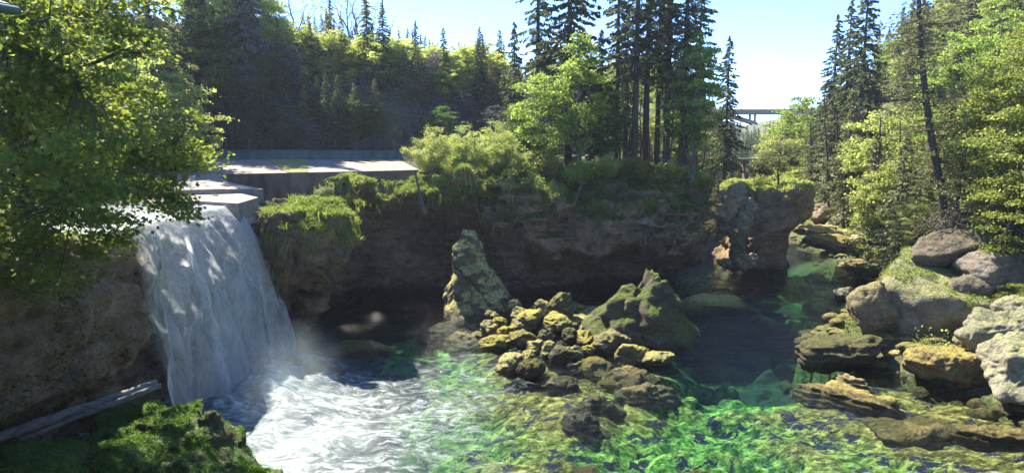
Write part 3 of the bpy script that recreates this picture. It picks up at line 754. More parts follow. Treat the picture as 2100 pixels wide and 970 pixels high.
def isl2d(X, Y):
    d = poly_sdf(X, Y, ISL); u = idw(X, Y, undp, 3); zu = idw(X, Y, undz, 3); ze = idw(X, Y, edz, 3)
    lowside = 1-sstep(-5.5, -1.5, X+0.0*Y)
    tgt = 10.4*(1-lowside)+lowside*(9.0-1.1*sstep(-13.2, -14.6, X)-0.25*sstep(44, 50, Y)-1.6*sstep(50, 55, Y-0.55*(X+14)))
    top = ze + (tgt-ze)*(1-np.exp(-np.clip(-d, 0, 50)/3.0)) + (0.35+.4*lowside)*fbm(X, Y, 0*X, 3.0, 3, 61)
    return d, u, zu, top
def islsdf(X, Y, z, pre):
    d, u, zu, top = pre
    ins = u*sstep(1.3, -1.6, z-zu)
    return np.maximum(d+ins+0.0*z, (z-top)*0.85)
IV, IF = rock_shape(-22, 23, 37, 80, -3.0, 12.2, 0.25, isl2d, islsdf, 1.2, 3, 0.5, 4.0)
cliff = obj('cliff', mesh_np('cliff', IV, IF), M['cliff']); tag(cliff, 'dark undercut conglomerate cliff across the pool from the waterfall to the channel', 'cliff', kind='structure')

LCL = [(-16.5,28.0),(-16.6,25.4),(-17.1,22.6),(-17.0,20),(-18.4,17.5),(-28,14),(-60,14),(-60,27.7),(-30,27.7)]
LC2 = [(-17.1,27.2),(-17.0,33),(-16.9,43),(-60,43),(-60,27.2)]
def l2d(X, Y): return poly_sdf(X, Y, LCL), poly_sdf(X, Y, LC2)
def lsdf(X, Y, z, pre):
    a, b = pre
    bul = 0.5*np.exp(-((z-5.6)/2.2)**2)
    a = a - bul + 1.6*sstep(4.2, 1.5, z)+0.5*sstep(7.2, 9.4, z)
    a = np.maximum(a, (z-9.0)*0.85); b = np.maximum(b+0.9*sstep(7.5, 2, z), (z-8.55))
    k_ = 0.5; h_ = np.clip(0.5+0.5*(b-a)/k_, 0, 1)
    return b*(1-h_)+a*h_-k_*h_*(1-h_)
LV_, LF_ = rock_shape(-30, -13, 13, 44, -2.5, 10.4, 0.2, l2d, lsdf, 0.55, 11, 0.3, 2.6)
tag(obj('cliff', mesh_np('cliff', LV_, LF_), M['cliff_left']), 'bulging brown rock wall left of the waterfall under the maple', 'cliff', kind='structure')

PIE = [(22.6,67),(24.5,65.6),(28.0,65.2),(30.4,67),(31.2,70),(30,74),(25,76),(22.4,73)]
def p2d(X, Y):
    d = poly_sdf(X, Y, PIE); return d, 8.2+0.25*fbm(X, Y, 0*X, 3, 2, 71)-0.5*sstep(-0.5, 0.8, d)
def psdf(X, Y, z, pre):
    d, top = pre
    ins = 1.9*sstep(5.6, 2.6, z)*sstep(25, 30, X)+0.5*sstep(4.5, 1.5, z)+0.9*sstep(6, 3, z)*sstep(27, 31, X)-0.8*sstep(0.9, -0.6, z)*0+0.9*sstep(1.5, 0.3, z)*-0.6
    return np.maximum(d+ins, (z-top)*0.9)
V, F = rock_shape(18.5, 33.5, 61.5, 78.5, -2.0, 9.6, 0.22, p2d, psdf, 0.5, 23, 0.5, 2.8)
PV, PF = V, F
tag(obj('rock_pillar', mesh_np('rock_pillar', V, F), M['pier']), 'tall dark rock pillar topped with dry grass and small pines in the river gap', 'rock')

# lower left mound
mp = [(575,985,.2),(535,915,1.5),(520,880,2.0),(480,850,2.5),(430,835,2.9),(370,803,3.3),(300,812,2.9),(250,826,2.4),(190,840,2.2)]
MPL = [tuple(wz(a, b, c)[:2]) for a, b, c in mp]+[(-15.2,22.5),(-17.5,20.5),(-19,16),(-18,10),(-4,10),(-5.5,17),(-7.6,21.5)]
mz = [PX(a, b, c, c) for a, b, c in [(370,808,3.5),(330,830,3.1),(250,835,2.3),(430,850,3.0),(500,880,2.2),(530,930,1.2),(100,890,2.5),(0,915,2.8),(200,930,2.9),(400,930,2.6),(520,965,1.4),(560,985,.5),(200,870,2.5),(300,870,2.9),(460,960,2.0)]]+[(-8,15,1.5),(-14,14,3),(-18,18,3.3)]
def m2d(X, Y): return poly_sdf(X, Y, MPL), idw(X, Y, mz, 3.0, 0.15)+0.12*fbm(X, Y, 0*X, 0.9, 3, 81)
def msdf(X, Y, z, pre): return np.maximum(pre[0]+0.25+0.3*sstep(1.5, 0, z), (z-pre[1])*0.8)
V, F = rock_shape(-20, -5.5, 11, 28.5, -1.2, 4.4, 0.11, m2d, msdf, 0.22, 31, 0.2, 1.6)
MV, MF = V, F
tag(obj('mound', mesh_np('mound', V, F), M['mound']), 'mossy green rock mound at the near left bank', 'mound', kind='structure')

# ================================================================== WEIR, WALL, FENCE
weir = empty('weir', (0,0,0)); tag(weir, 'pale concrete weir apron with a moss-stained dark front edge above the cliff', 'weir')
def A(px, py, Y): return tuple(at(px, py, Y))
nearE = [(200,361,50),(455,357.5,52),(590,355,53.9),(632,354,54.5),(740,351.5,57),(860,348.5,60),(1000,344.5,65)]
farE = [(180,329,56),(430,328,60.5),(548,328,63.2),(628,328,65),(700,328,67),(820,328,69.5),(1000,328,74)]
for i in range(6):
    T = [np.array(A(*q)) for q in (nearE[i], nearE[i+1], farE[i+1], farE[i])]; cc = sum(T)/4
    T = [q+(cc-q)/np.linalg.norm(cc-q)*0.03+[0,0,0.012*(i % 2)+(0.05 if i == 2 else 0)] for q in T]
    mb = MB(); mb.prism(T, 2.4); obj('moss_strip' if i == 2 else 'apron_slab', mb.mesh('apron_slab', False), M['bank'] if i == 2 else M['concrete'], weir)
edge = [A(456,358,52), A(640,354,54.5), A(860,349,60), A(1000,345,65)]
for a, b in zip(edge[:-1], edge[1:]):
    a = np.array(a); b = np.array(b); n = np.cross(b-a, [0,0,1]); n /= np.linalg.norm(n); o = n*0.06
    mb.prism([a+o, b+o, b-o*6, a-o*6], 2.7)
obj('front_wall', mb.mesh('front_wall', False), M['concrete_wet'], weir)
mb = MB(); mb.prism([A(300,362,49), A(440,357,50.5), A(470,374,47.5), A(540,388,46.0), A(443,388,44.5), A(300,392,43)], 2.0); obj('ramp_slab', mb.mesh('ramp_slab', False), M['concrete'], weir)
mb = MB(); z_ = 9.36
mb.prism([tuple(wz(a, b, z_)) for a, b in ((290,418),(395,412),(488,417.5),(530,405),(445,385.5),(300,394))], 1.6); obj('lip_slab', mb.mesh('lip_slab', False), M['concrete'], weir)
wl0 = np.array(A(120,328,57.5)); wl1 = np.array(A(1010,328,76))
wn = np.cross(wl1-wl0, [0,0,1]); wn /= np.linalg.norm(wn)
wall = empty('retaining_wall', (0,0,0)); tag(wall, 'low teal-stained retaining wall behind the weir at the foot of the hill', 'wall')
mb = MB(); up = np.array([0,0,0.85]); mb.prism([wl0+up-wn*.1, wl1+up-wn*.1, wl1+up-wn*.6, wl0+up-wn*.6], 2.5); obj('wall_face', mb.mesh('wall_face', False), M['teal'], wall)
mb = MB(); mb.prism([wl0+up*1.12, wl1+up*1.12, wl1+up*1.12-wn*.75, wl0+up*1.12-wn*.75], 0.1); obj('coping', mb.mesh('coping', False), M['teal'], wall)
fence = empty('fence', (0,0,0)); tag(fence, 'thin wire fence with metal posts on top of the teal wall', 'fence')
for i in range(20):
    q = wl0+(wl1-wl0)*(i+0.5)/20+np.array([0,0,0.95])-wn*.4
    mb = MB(); mb.tube([q-[0,0,.1], q+[0,0,1.15]], 0.035, 6); obj('post', mb.mesh('post'), M['steel'], fence)
for h in (0.45, 0.8, 1.12):
    mb = MB(); q0 = wl0+[0,0,0.95+h]-wn*.4; q1 = wl1+[0,0,0.95+h]-wn*.4; mb.tube(np.linspace(q0, q1, 4), 0.008, 4); obj('wire', mb.mesh('wire'), M['steel'], fence)

# bridge far down the valley
br = empty('road_bridge', (0,0,0)); tag(br, 'tall concrete arch road bridge crossing the valley far away', 'bridge')
BY = 330
dk0 = at(1395,230,BY); dk1 = at(1700,225,BY)
mb = MB(); mid_ = (dk0+dk1)/2; L = np.linalg.norm(dk1-dk0); mb.box(mid_-[0,-5,1.0], (L, 11, 1.3)); obj('deck', mb.mesh('deck', False), M['steel'], br)
mb = MB(); mb.box(mid_+[0,-0.6,0.15], (L, 0.3, 1.1)); obj('parapet', mb.mesh('parapet', False), M['concrete'], br)
xc = at(1462,230,BY)[0]; xs_ = at(1556,230,BY)[0]; half = xs_-xc; zt = mid_[2]-1.7; zb_ = at(1556,253,BY)[2]
for yy in (1.5, 8.5):
    mb = MB(); 
    tt = np.linspace(-1, 1, 21); T = [(xc+half*q, BY+yy, zt-(zt-zb_)*q*q) for q in tt]
    for a, b in zip(T[:-1], T[1:]):
        a = np.array(a); b = np.array(b)
        mb.add([a+[0,-.9,-.9], b+[0,-.9,-.9], b+[0,.9,-.9], a+[0,.9,-.9], a+[0,-.9,.5], b+[0,-.9,.5], b+[0,.9,.5], a+[0,.9,.5]], [[0,1,2,3],[7,6,5,4],[0,4,5,1],[3,2,6,7]])
    obj('arch', mb.mesh('arch', False), M['concrete'], br)
    for px in (1368,1400,1551):
        x_ = at(px,230,BY)[0]; q = (x_-xc)/half; zl = zt-(zt-zb_)*q*q if abs(q) < 1 else 4
        mb = MB(); mb.box((x_, BY+yy, (zt+zl)/2), (0.9, 0.9, zt-zl+0.6)); obj('column', mb.mesh('column', False), M['concrete'], br)
fb = empty('footbridge', (0,0,0)); tag(fb, 'small low footbridge in the river gap behind the rock pillar', 'footbridge')
q0 = at(1500,327,112); q1 = at(1600,327,112)
mb = MB(); mb.box((q0+q1)/2, (q1[0]-q0[0], 1.6, 0.35)); obj('deck', mb.mesh('deck', False), M['concrete'], fb)
for h in (0.55, 1.0):
    mb = MB(); mb.tube([q0+[0,-.7,h], q1+[0,-.7,h]], 0.05, 5); obj('railing', mb.mesh('railing'), M['steel'], fb)
for px in (1530, 1570):
    x_ = at(px,327,112); mb = MB(); mb.box(x_-[0,0,5.2], (0.7,1.2,10)); obj('pier', mb.mesh('pier', False), M['concrete_wet'], fb)

# hut by the left viewing place
hut = empty('hut', (-11,10,11.2)); tag(hut, 'grey metal eave of a hut roof poking in at the left edge among the leaves', 'hut')
mb = MB(); mb.box((0.0,0,1.7), (2.4,3.4,3.4)); obj('wall', mb.mesh('wall', False), M['wood'], hut)
mb = MB(); mb.add([(-1.6,-2.2,5.3),(2.93,-2.2,3.72),(2.93,1.15,3.95),(-1.6,1.15,5.5),(-1.6,-2.2,5.2),(2.9,-2.2,3.6),(2.9,1.15,3.83),(-1.6,1.15,5.4)], [[0,1,2,3],[7,6,5,4],[0,4,5,1],[1,5,6,2],[2,6,7,3],[3,7,4,0]]); rf = obj('roof', mb.mesh('roof', False), M['steel'], hut)
mb = MB(); mb.tube([(3.0,-2.25,3.62),(3.0,1.2,3.85)], 0.07, 8); obj('gutter', mb.mesh('gutter'), M['teal'], rf)

# ================================================================== BOULDERS
def boulder(name, mat, px, py, Y, size, seed, label, group=None, sub=5, rz=0.0, sink=0.35, z=None, ti=(0,0), pin=None, rough=0.14, layered=0.0, cat='rock'):
    """placed where its base meets the ground at the pixel's point"""
    P, F = boulder_mesh(size, seed, sub, rough, 13, pin, layered)
    c = wz(px, py, 0.0 if z is None else z) if Y is None else at(px, py, Y)
    o = obj(name, mesh_np(name, P, F), M[mat], None, (c[0], c[1], (c[2] if Y is not None or z is not None else 0)+size[2]*(1-2*sink)))
    o.rotation_euler = (ti[0], ti[1], rz)
    return tag(o, label, cat, group)

# rocks built from a front outline given in metres (left and right edge by height)
def outline_pin(ts, Ls, Rs, size, dep):
    def f(V):
        V = V.copy(); w = np.sqrt(np.clip(1-V[:,2]**2, 1e-4, 1)); V[:,2] = np.clip(V[:,2]*1.1, -1, 1); t = (V[:,2]+1)/2; c = np.minimum(1, w*2.6)
        u = V[:,0]/np.maximum(w, 1e-3); v = V[:,1]/np.maximum(w, 1e-3)
        L = np.interp(t, ts, Ls); R = np.interp(t, ts, Rs); m_ = (L+R)/2
        V[:,0] = (m_+(R-L)/2*u*c)/size[0]; V[:,1] = v*c*(1-dep*t); return V
    f.whole = True
    return f
sp_ = (2.55,2.0,3.6)
boulder('pointed_rock', 'spire', 985, 640, None, sp_, 22, 'tall pointed mossy rock leaning left in the pool before the dark cave', sub=6, sink=0.14, rough=0.2,
   pin=outline_pin([0,.3,.52,.72,.86,1],[-2.6,-2.6,-2.45,-2.1,-1.65,-1.15],[2.6,2.35,1.4,.6,.1,-.3],sp_,.62))
db_ = (4.0,3.0,2.75)
boulder('boulder', 'debris', 1320, 690, None, db_, 33, 'largest grey and mossy cone-shaped boulder on the gravel bar', sub=6, sink=0.1, rough=0.3, layered=.05,
   pin=outline_pin([0,.25,.5,.75,.9,1],[-4.2,-3.7,-2.5,-1.2,-.3,.1],[4.0,3.4,2.5,1.8,1.15,.7],db_,.6))
pile = [ # px, py(base), sx, sy, sz, label
 (1152,640,.95,.8,1.05,'bright moss-capped boulder at the top of the pile'),
 (1140,668,1.25,.85,.6,'long slanting mossy slab below the top boulder of the pile'),
 (1088,662,1.15,.95,.72,'broad flat-topped mossy boulder in the middle of the pile'),
 (1000,680,.62,.6,.62,'egg-shaped mossy rock at the left end of the pile'),
 (1018,710,1.15,.85,.5,'wide low dark-cracked boulder at the left foot of the pile'),
 (1072,700,.9,.75,.55,'yellow mossy rock under the flat-topped boulder'),
 (1040,690,.7,.6,.5,'yellowish rounded rock between the egg-shaped rock and the middle'),
 (1100,715,.75,.6,.45,'low rock in front of the yellow mossy rock'),
 (1128,725,.7,.6,.5,'mossy lump at the front of the pile'),
 (1150,735,.8,.6,.6,'dark-sided rock at the right front of the pile'),
 (1175,730,.6,.6,.55,'brown knobbly rock beside the right front of the pile'),
 (1046,755,1.0,.8,.62,'square mossy rock standing alone in the rapid'),
 (1088,765,.75,.8,.6,'dark brown rock leaning beside the square mossy rock'),
 (1052,632,.6,.5,.5,'small brown rock at the back left of the pile'),
 (1026,665,.6,.5,.35,'thin flat mossy stone behind the egg-shaped rock'),
 (1200,700,.65,.6,.5,'small ochre rock between the pile and the cone-shaped boulder'),
 (1168,690,.55,.5,.4,'small shaded rock right of the slanting slab'),
 (1225,672,.6,.6,.7,'narrow upright rock left of the cone-shaped boulder'),
 (1255,715,1.2,.9,.75,'ochre lumpy rock at the front left of the cone-shaped boulder'),
 (1300,735,1.1,.8,.7,'pale lumpy rock at the front foot of the cone-shaped boulder'),
 (1350,740,1.0,.9,.4,'low grey rock at the right foot of the cone-shaped boulder'),
 (1068,648,.75,.6,.6,'round mossy rock behind the flat-topped boulder'),
 (1110,640,.7,.6,.6,'half hidden mossy rock left of the top boulder'),
 (1010,648,.5,.5,.3,'dark green wet stone behind the egg-shaped rock'),
 (1062,677,.6,.5,.5,'yellow angular stone wedged under the flat-topped boulder'),
 (1120,696,.55,.5,.45,'dark cleft stone between the slanting slab and the front lumps'),
 (1085,735,.5,.45,.35,'small wet stone in front of the low rock'),
 (1205,722,.55,.5,.4,'small cracked rock at the right end of the pile'),
]
for i, (px, py, sx_, sy_, sz_, lb) in enumerate(pile):
    hgt = max(0, (706-py)*0.012) if px < 1200 else 0
    c = wz(px, py, 0.15+hgt)
    P, F = boulder_mesh((sx_*1.0, sy_*1.0, sz_*1.15), 100+i, 5, 0.2, 9, layered=0.04)
    o = obj('boulder', mesh_np('boulder', P, F), M['mossrock'] if i not in (9,12,16,25) else M['darkrock'], None, (c[0], c[1], 0.15+hgt+sz_*0.25)); o.rotation_euler = (rnd.uniform(-.2,.2), rnd.uniform(-.2,.2), rnd.uniform(0,6))
    tag(o, lb, 'rock', 'boulders of the mossy rock pile')
# gravel bar the pile stands on
def bar_sdf2(X, Y): return np.sqrt(((X-2.2)/6.2)**2+((Y-45.0)/4.6)**2)
GV, GF = grid_mesh(np.arange(-5, 15, 0.15), np.arange(35.5, 57, 0.15), lambda X, Y: -4.7+5.1*np.exp(-(((X-4.0)/7.6)**2+((Y-46.8)/8.6)**2)**1.7)+0.75*sstep(48, 55, Y)*np.exp(-((X-5)/7)**2)+0.22*fbm(X, Y, 0*X, 1.0, 4, 44))
tag(obj('gravel_bar', mesh_np('gravel_bar', GV, GF), M['mossrock']), 'stony bar of rubble rising from the pool', 'gravel bar', kind='structure')

B = boulder
B('boulder','ochre',770,722,None,(1.1,.6,.5),43,'small sunlit brown rock at the edge of the foam', sink=.3)
B('boulder','darkrock',650,765,None,(.9,.6,.5),45,'dark wet rock amid the foam beside the waterfall', sink=.3)
B('boulder','darkrock',600,752,None,(.7,.5,.45),46,'small black rock closest to the foot of the waterfall', sink=.3)
B('boulder','darkrock',690,770,None,(.6,.5,.35),47,'low black rock right of the foam-ringed rock', sink=.3)
B('boulder','darkrock',1715,742,None,(2.7,1.7,1.25),51,'broad dark shaded boulder at the edge of the right shallows', sub=6, sink=.25, layered=.12)
B('boulder','darkrock',1800,720,None,(1.7,1.2,.9),52,'dark mossy rock behind the broad shaded boulder', sink=.25)
B('boulder','bank',1735,612,None,(1.05,.8,.75),53,'small lone yellowish rock in the channel beside the big bank boulder', sink=.25)
def low(mat, px, py, a, b_, top, seed, label, rz=0.0, lay=0.1, th=1.0):
    P, F = boulder_mesh((a, b_, th), seed, 5, 0.2, 10, None, lay)
    P[:,2] += top-np.percentile(P[:,2], 96); c = wz(px, py, 0.0)
    o = obj('boulder', mesh_np('boulder', P, F), M[mat], None, (c[0], c[1], 0)); o.rotation_euler = (0,0,rz); return tag(o, label, 'rock')
low('darkrock',915,668,2.1,1.1,-.02,41,'flat submerged green rock at the foot of the pointed rock')
low('mossrock',965,690,1.6,.9,.16,42,'low wet yellowish rock left of the boulder pile')
low('darkrock',700,722,3.2,1.6,.55,44,'dark wet ledge under the cliff behind the foam')
low('darkrock',1215,818,1.6,1.0,-.03,48,'dark brown rock breaking the shallow water mid river')
low('darkrock',1180,848,1.1,.8,-.03,49,'smaller brown rock in front of the dark mid-river rock')
low('mossrock',1455,622,3.8,1.9,.55,50,'flat green mossy rock in the dark channel behind the cone-shaped boulder')
low('ochre',1720,806,3.1,.75,.42,54,'long crusted ledge rock lying in the shallows',math.radians(-44),.2)
low('ochre',1745,786,1.3,.45,.34,55,'short ledge arm hooked behind the long crusted ledge rock',math.radians(-40),.2)
low('ochre',1872,862,2.6,1.9,-.05,56,'wide tan rock just under the clear shallow water')
low('ochre',2035,890,1.9,.6,.3,57,'long brown rock in the shallows at the lower right',math.radians(-22),.2)
low('darkrock',1200,966,1.3,1.0,-.05,58,'brown algae-coated rock at the bottom edge of the river')
low('ochre',1455,968,1.3,1.0,-.1,59,'brown pebbly rock under water at the bottom of the photo')
low('mossrock',1215,745,1.6,.8,.16,71,'flat ochre ledge in front of the pile')
low('ochre',1290,762,1.8,.9,.12,72,'flat tan ledge in front of the cone-shaped boulder')
low('mossrock',1330,790,1.8,1.2,.02,73,'pale algae-coated ledge just awash in front of the tan ledge')
low('mossrock',1130,775,1.3,.9,.02,74,'awash yellow rock beside the small rapid')
# right bank boulders
def slab_pin(V):
    V = V.copy(); V[:,2] = np.where(V[:,2] > .42, .42+(V[:,2]-.42)*.12, V[:,2]); V[:,:2] *= (1.12-.15*V[:,2:3]); return V
B('boulder','bank',1930,632,41.0,(6.0,4.5,4.9),61,'huge sunlit grassy boulder block on the right bank', sub=6, sink=.5, rz=.35, ti=(0.34,0.16), rough=.11, pin=slab_pin)
B('boulder','ochre',1792,650,39.5,(1.6,1.5,1.7),62,'ochre mossy horn of rock at the left end of the huge block', sub=5, sink=.42, rough=.2)
B('boulder','grey',1950,508,41.5,(2.9,1.7,1.15),63,'smooth light grey boulder tipped on top of the huge block', sub=5, sink=.5, ti=(.1,-.15), rough=.15)
B('boulder','grey',1895,525,42.5,(1.0,1.2,1.3),64,'upright grey boulder left of the tipped grey boulder', sub=5, sink=.5, rough=.15)
B('boulder','grey',2045,568,39.5,(2.6,1.8,1.6),65,'big wedge-shaped grey boulder at the right edge', sub=5, sink=.5, ti=(0,.3), rough=.15, layered=.05)
B('boulder','grey',1995,590,38.8,(1.6,1.1,1.0),66,'pale grey boulder below the tipped one in the shadowed cleft', sub=5, sink=.5, rough=.1)
B('boulder','bank',2085,635,36.5,(1.3,1.0,.8),67,'rounded lichen-covered rock at the right edge below the grey boulders', sink=.5)
B('boulder','ochre',1950,765,34.6,(2.2,1.5,1.3),68,'mossy shaded boulder at the water under the huge block', sub=6, sink=.35, rough=.2)
B('boulder','bank',2090,770,31.0,(2.1,2.0,2.1),69,'ochre rounded boulder leaving the frame at the right', sub=6, sink=.45, rough=.18)
B('boulder','bank',2070,690,34.5,(2.3,1.6,1.4),70,'knobbly pale boulder with dry grass above the ochre one', sub=6, sink=.5, rough=.22)
B('boulder','ochre',1855,740,37.5,(1.0,.9,.7),71,'small dark-sided rock between the shaded boulders', sink=.35)
B('boulder','bank',1990,700,36.0,(1.0,.8,.7),72,'pale rock wedged behind the mossy shaded boulder', sink=.4)
# far right bank shelf
far = [(1760,465,80,3.6,2.6,1.9,'bank','flat-topped grassy rock block on the far right shelf'),(1690,440,84,1.7,1.5,1.6,'pier','purple-brown upright rock behind the far shelf'),
 (1700,478,76,3.8,1.6,.8,'ochre','layered brown ledge at the far end of the shelf'),(1650,470,84,1.6,1.2,.7,'ochre','small sunlit ledge beside the rock pillar'),
 (1740,505,69,4.4,1.6,.9,'ochre','long layered ledge above the green water'),(1790,545,60,3.6,1.2,.7,'ochre','low ledge running down to the green water'),
 (1800,500,66,3.0,2.2,1.3,'bank','sunlit rubble block under the tangled roots'),(1840,540,57,2.2,1.6,1.2,'darkrock','dark hollowed rock under the roots'),
 (1655,435,92,2.4,1.6,1.1,'tufa','pale rock at the back of the river gap'),(1620,455,95,2.0,1.5,1.0,'tufa','pale jutting rock behind the rock pillar'),
 (1840,470,66,3.4,2.6,1.6,'bank','grassy bank rock above the tangled roots'),(1635,520,78,2.6,1.2,.35,'darkrock','dark flat rock in the green water by the pillar'),(1625,500,84,1.6,1.0,.4,'mossrock','wet green rock at the foot of the pillar')]
for i, (px, py, Y, a, b_, c_, mt, lb) in enumerate(far):
    B('boulder', mt, px, py, Y, (a,b_,c_), 200+i, lb, sink=.5, rz=-0.5+rnd.uniform(-.3,.3), layered=.14 if mt in ('ochre','darkrock','tufa') else .06, rough=.2, ti=(rnd.uniform(-.1,.1), rnd.uniform(-.1,.1)))
# tufa outcrop between the cliff and the pillar
tuf = empty('tufa_outcrop', at(1495,545,62.5)); tag(tuf, 'crumbling sunlit tufa outcrop with a hollow left of the rock pillar', 'rock')
for i, (px, py, sx_, sy_, sz_) in enumerate([(1500,410,1.5,1.2,1.3),(1490,440,1.0,.9,1.0),(1515,460,.9,.9,1.0),(1475,465,.7,.7,.8),(1465,485,.8,.6,.5),(1505,490,.6,.6,.8),(1510,520,.7,.6,.9),(1500,540,1.0,.7,.45),(1478,540,.5,.5,.3),(1520,535,.8,.6,.6),(1450,500,.35,.4,.4),(1480,425,.9,.8,1.0),(1525,430,.9,.8,1.3)]):
    P, F = boulder_mesh((sx_*1.1, sy_, sz_*1.15), 300+i, 5, 0.42, 8, layered=.12)
    q = at(px+6, py, 62.5+0.4*math.sin(i*2.1))-at(1495,545,62.5)
    obj('tufa_lump', mesh_np('tufa_lump', P, F), M['tufa'], tuf, q)
# rubble along the banks (small loose stones nobody counts)
rs = np.random.RandomState(99); P0, F0_ = ICO[3]; SV = []; SF_ = []; n0 = 0
for i in range(520):
    y_ = rs.uniform(28, 48) if i % 3 else rs.uniform(50, 88); d_ = rs.uniform(-1.5, 7); x_ = float(xr(y_))+d_; s_ = rs.uniform(.12, .45)**1.0
    z_2 = max(float(zterrain(x_, y_)), float(zbed(np.array(x_), np.array(y_))) if y_ < 70 and x_ < 44 else -2)
    SV.append(P0*np.array([s_*rs.uniform(.8,1.6), s_*rs.uniform(.7,1.2), s_*rs.uniform(.5,.9)])*(1+0.25*fbm(P0[:,0]+i, P0[:,1], P0[:,2], 1.0, 2, 3))[:,None]+[x_, y_, z_2+s_*.15]); SF_.append(F0_+n0); n0 += len(P0)
for i in range(420):
    a = rs.normal(size=2)*[4.2,4.0]; x_ = 3.6+a[0]; y_ = 45.5+a[1]; s_ = rs.uniform(.1, .36)
    z_2 = -4.7+5.1*math.exp(-(((x_-4.0)/7.6)**2+((y_-46.8)/8.6)**2)**1.7)
    SV.append(P0*np.array([s_*rs.uniform(.8,1.6), s_*rs.uniform(.7,1.2), s_*rs.uniform(.5,.9)])*(1+0.25*fbm(P0[:,0]+i, P0[:,1], P0[:,2], 1.0, 2, 3))[:,None]+[x_, y_, z_2+s_*.2]); SF_.append(F0_+n0); n0 += len(P0)
tag(obj('rubble', mesh_np('rubble', np.concatenate(SV), np.concatenate(SF_)), M['mossrock']), 'loose rubble stones scattered along the water', 'rubble', kind='stuff')

# logs
def log(name, p0, p1, r0, r1, mat, label, seed, flat=1.0):
    rs = np.random.RandomState(seed); mb = MB(); P = limb(p0, p1, rs, 12, 0, 0.006)
    mb.tube(P, np.linspace(r0, r1, 12)*rs.uniform(.92, 1.08, 12), 10); o = obj(name, mb.mesh(name), M[mat]); return tag(o, label, 'log')
lg0 = wz(-30,905,3.3); lg1 = wz(322,785,3.9)
log('log', lg0, lg1, 0.20, 0.14, 'wood', 'long bleached grey log lying along the foot of the left rock wall', 1)
log('log', wz(40,900,3.0), wz(332,779,4.1)+np.array([.1,-.25,-.1]), 0.12, 0.10, 'wood', 'split tan log leaning alongside the bleached grey log', 2)
log('dead_branch', wz(40,850,3.4), wz(92,805,3.9)+np.array([0,.6,.1]), 0.035, 0.02, 'bark_grey', 'thin bare branch leaning against the foot of the left rock wall', 3)
for i, (px, py, px2, py2, Y) in enumerate(((1700,405,1690,190,82),(1722,400,1716,230,80),(1800,390,1806,240,66),(1745,380,1752,120,84),(1850,410,1846,250,58),(1665,385,1662,250,96))):
    log('dead_tree', at(px,py+25,Y), at(px2,py2,Y+.5), .17, .06, 'bark', 'thin dark bare trunk among the conifers of the right bank', 60+i)['group'] = 'bare trunks of the right bank'
log('dead_branch', at(1165,470,54.0), at(1205,330,56.5), 0.09, 0.05, 'bark_grey', 'bleached dead branch leaning up the cliff edge below the spruces', 4)
log('dead_branch', at(872,440,51.0), at(850,350,51.4), 0.13, 0.09, 'bark_grey', 'pale dead stem hanging over the cave mouth from the cliff edge', 5)

# ================================================================== TREES
def tree_proto(name, parts, wood, leaf):
    e = empty(name, (0,0,0)); obj('trunk', parts[0], M[wood], e); obj('crown', parts[1], M[leaf], e); return e
_protos = {}
def proto(kind):
    """each prototype is built once and then moved/copied"""
    return _protos[kind]
def mk(kind, *a): _protos[kind] = a  # (name, fn, wood, leaf)
def ensure(kind):
    p = _protos[kind]
    if isinstance(p, tuple):
        name, fn, wood, leaf = p; tr, cr = fn(); _protos[kind] = dict(name=name, tr=tr, cr=cr, wood=M[wood], leaf=M[leaf])
        tr.materials.append(M[wood]); cr.materials.append(M[leaf])
    return _protos[kind]
def plant(kind, loc, label, cat='tree', group=None, s=1.0, rz=None, tilt=(0,0), leaf=None, parts=('trunk','crown')):
    p = ensure(kind); e = empty(p['name'], loc, rnd.uniform(0, 6.28) if rz is None else rz, s)
    e.rotation_euler = (tilt[0], tilt[1], e.rotation_euler[2])
    a = bpy.data.objects.new(parts[0], p['tr']); COL.objects.link(a); a.parent = e
    b = bpy.data.objects.new(parts[1], p['cr']); COL.objects.link(b); b.parent = e
    if leaf: b.material_slots[0].link = 'OBJECT'; b.material_slots[0].material = M[leaf]
    return tag(e, label, cat, group)
def unit(fn): return fn
# mid distance kinds (heights in metres at scale 1)
for i in range(4): mk('beech%d' % i, 'broadleaf_tree', (lambda i=i: broadleaf(20+i, 11, 3.6, 2.0, 115, 85, 0.25, 0.6, clump=0.72)), 'bark_grey', 'leaf_yellow')
for i in range(2): mk('fine%d' % i, 'broadleaf_tree', (lambda i=i: broadleaf(120+i, 12, 4.6, 1.5, 190, 230, 0.16, 0.5, clump=0.72, nlimb=16)), 'bark_grey', 'leaf_fresh')
for i in range(2): mk('birch%d' % i, 'broadleaf_tree', (lambda i=i: broadleaf(30+i, 12, 2.3, 2.2, 105, 95, 0.23, 0.6, 'column', 0.6)), 'bark_grey', 'leaf_fresh')
for i in range(4): mk('spruce%d' % i, 'spruce_tree', (lambda i=i: spruce(40+i, 20, 3.3, 2.5, 190, 34, 0.5, 0.13, 0.42, 0.3)), 'bark', 'needle')
for i in range(4): mk('tall%d' % i, 'spruce_tree', (lambda i=i: spruce(50+i, 27, 3.0, 8.5, 150, 30, 0.55, 0.13, 0.4, 0.5, dead=40, power=0.55)), 'bark', 'needle')
for i in range(2): mk('larch%d' % i, 'conifer_tree', (lambda i=i: spruce(60+i, 15, 3.2, 1.2, 170, 36, 0.45, 0.12, 0.25, 0.35)), 'bark_grey', 'needle_lit')
for i in range(3): mk('bare%d' % i, 'bare_tree', (lambda i=i: bare_tree(70+i, 10, 3)), 'bark_grey', 'leaf_yellow')
for i in range(3): mk('shrub%d' % i, 'shrub', (lambda i=i: shrub(80+i, 3.6, 2.2, 6500, 0.24)), 'bark_grey', 'leaf_yellow')
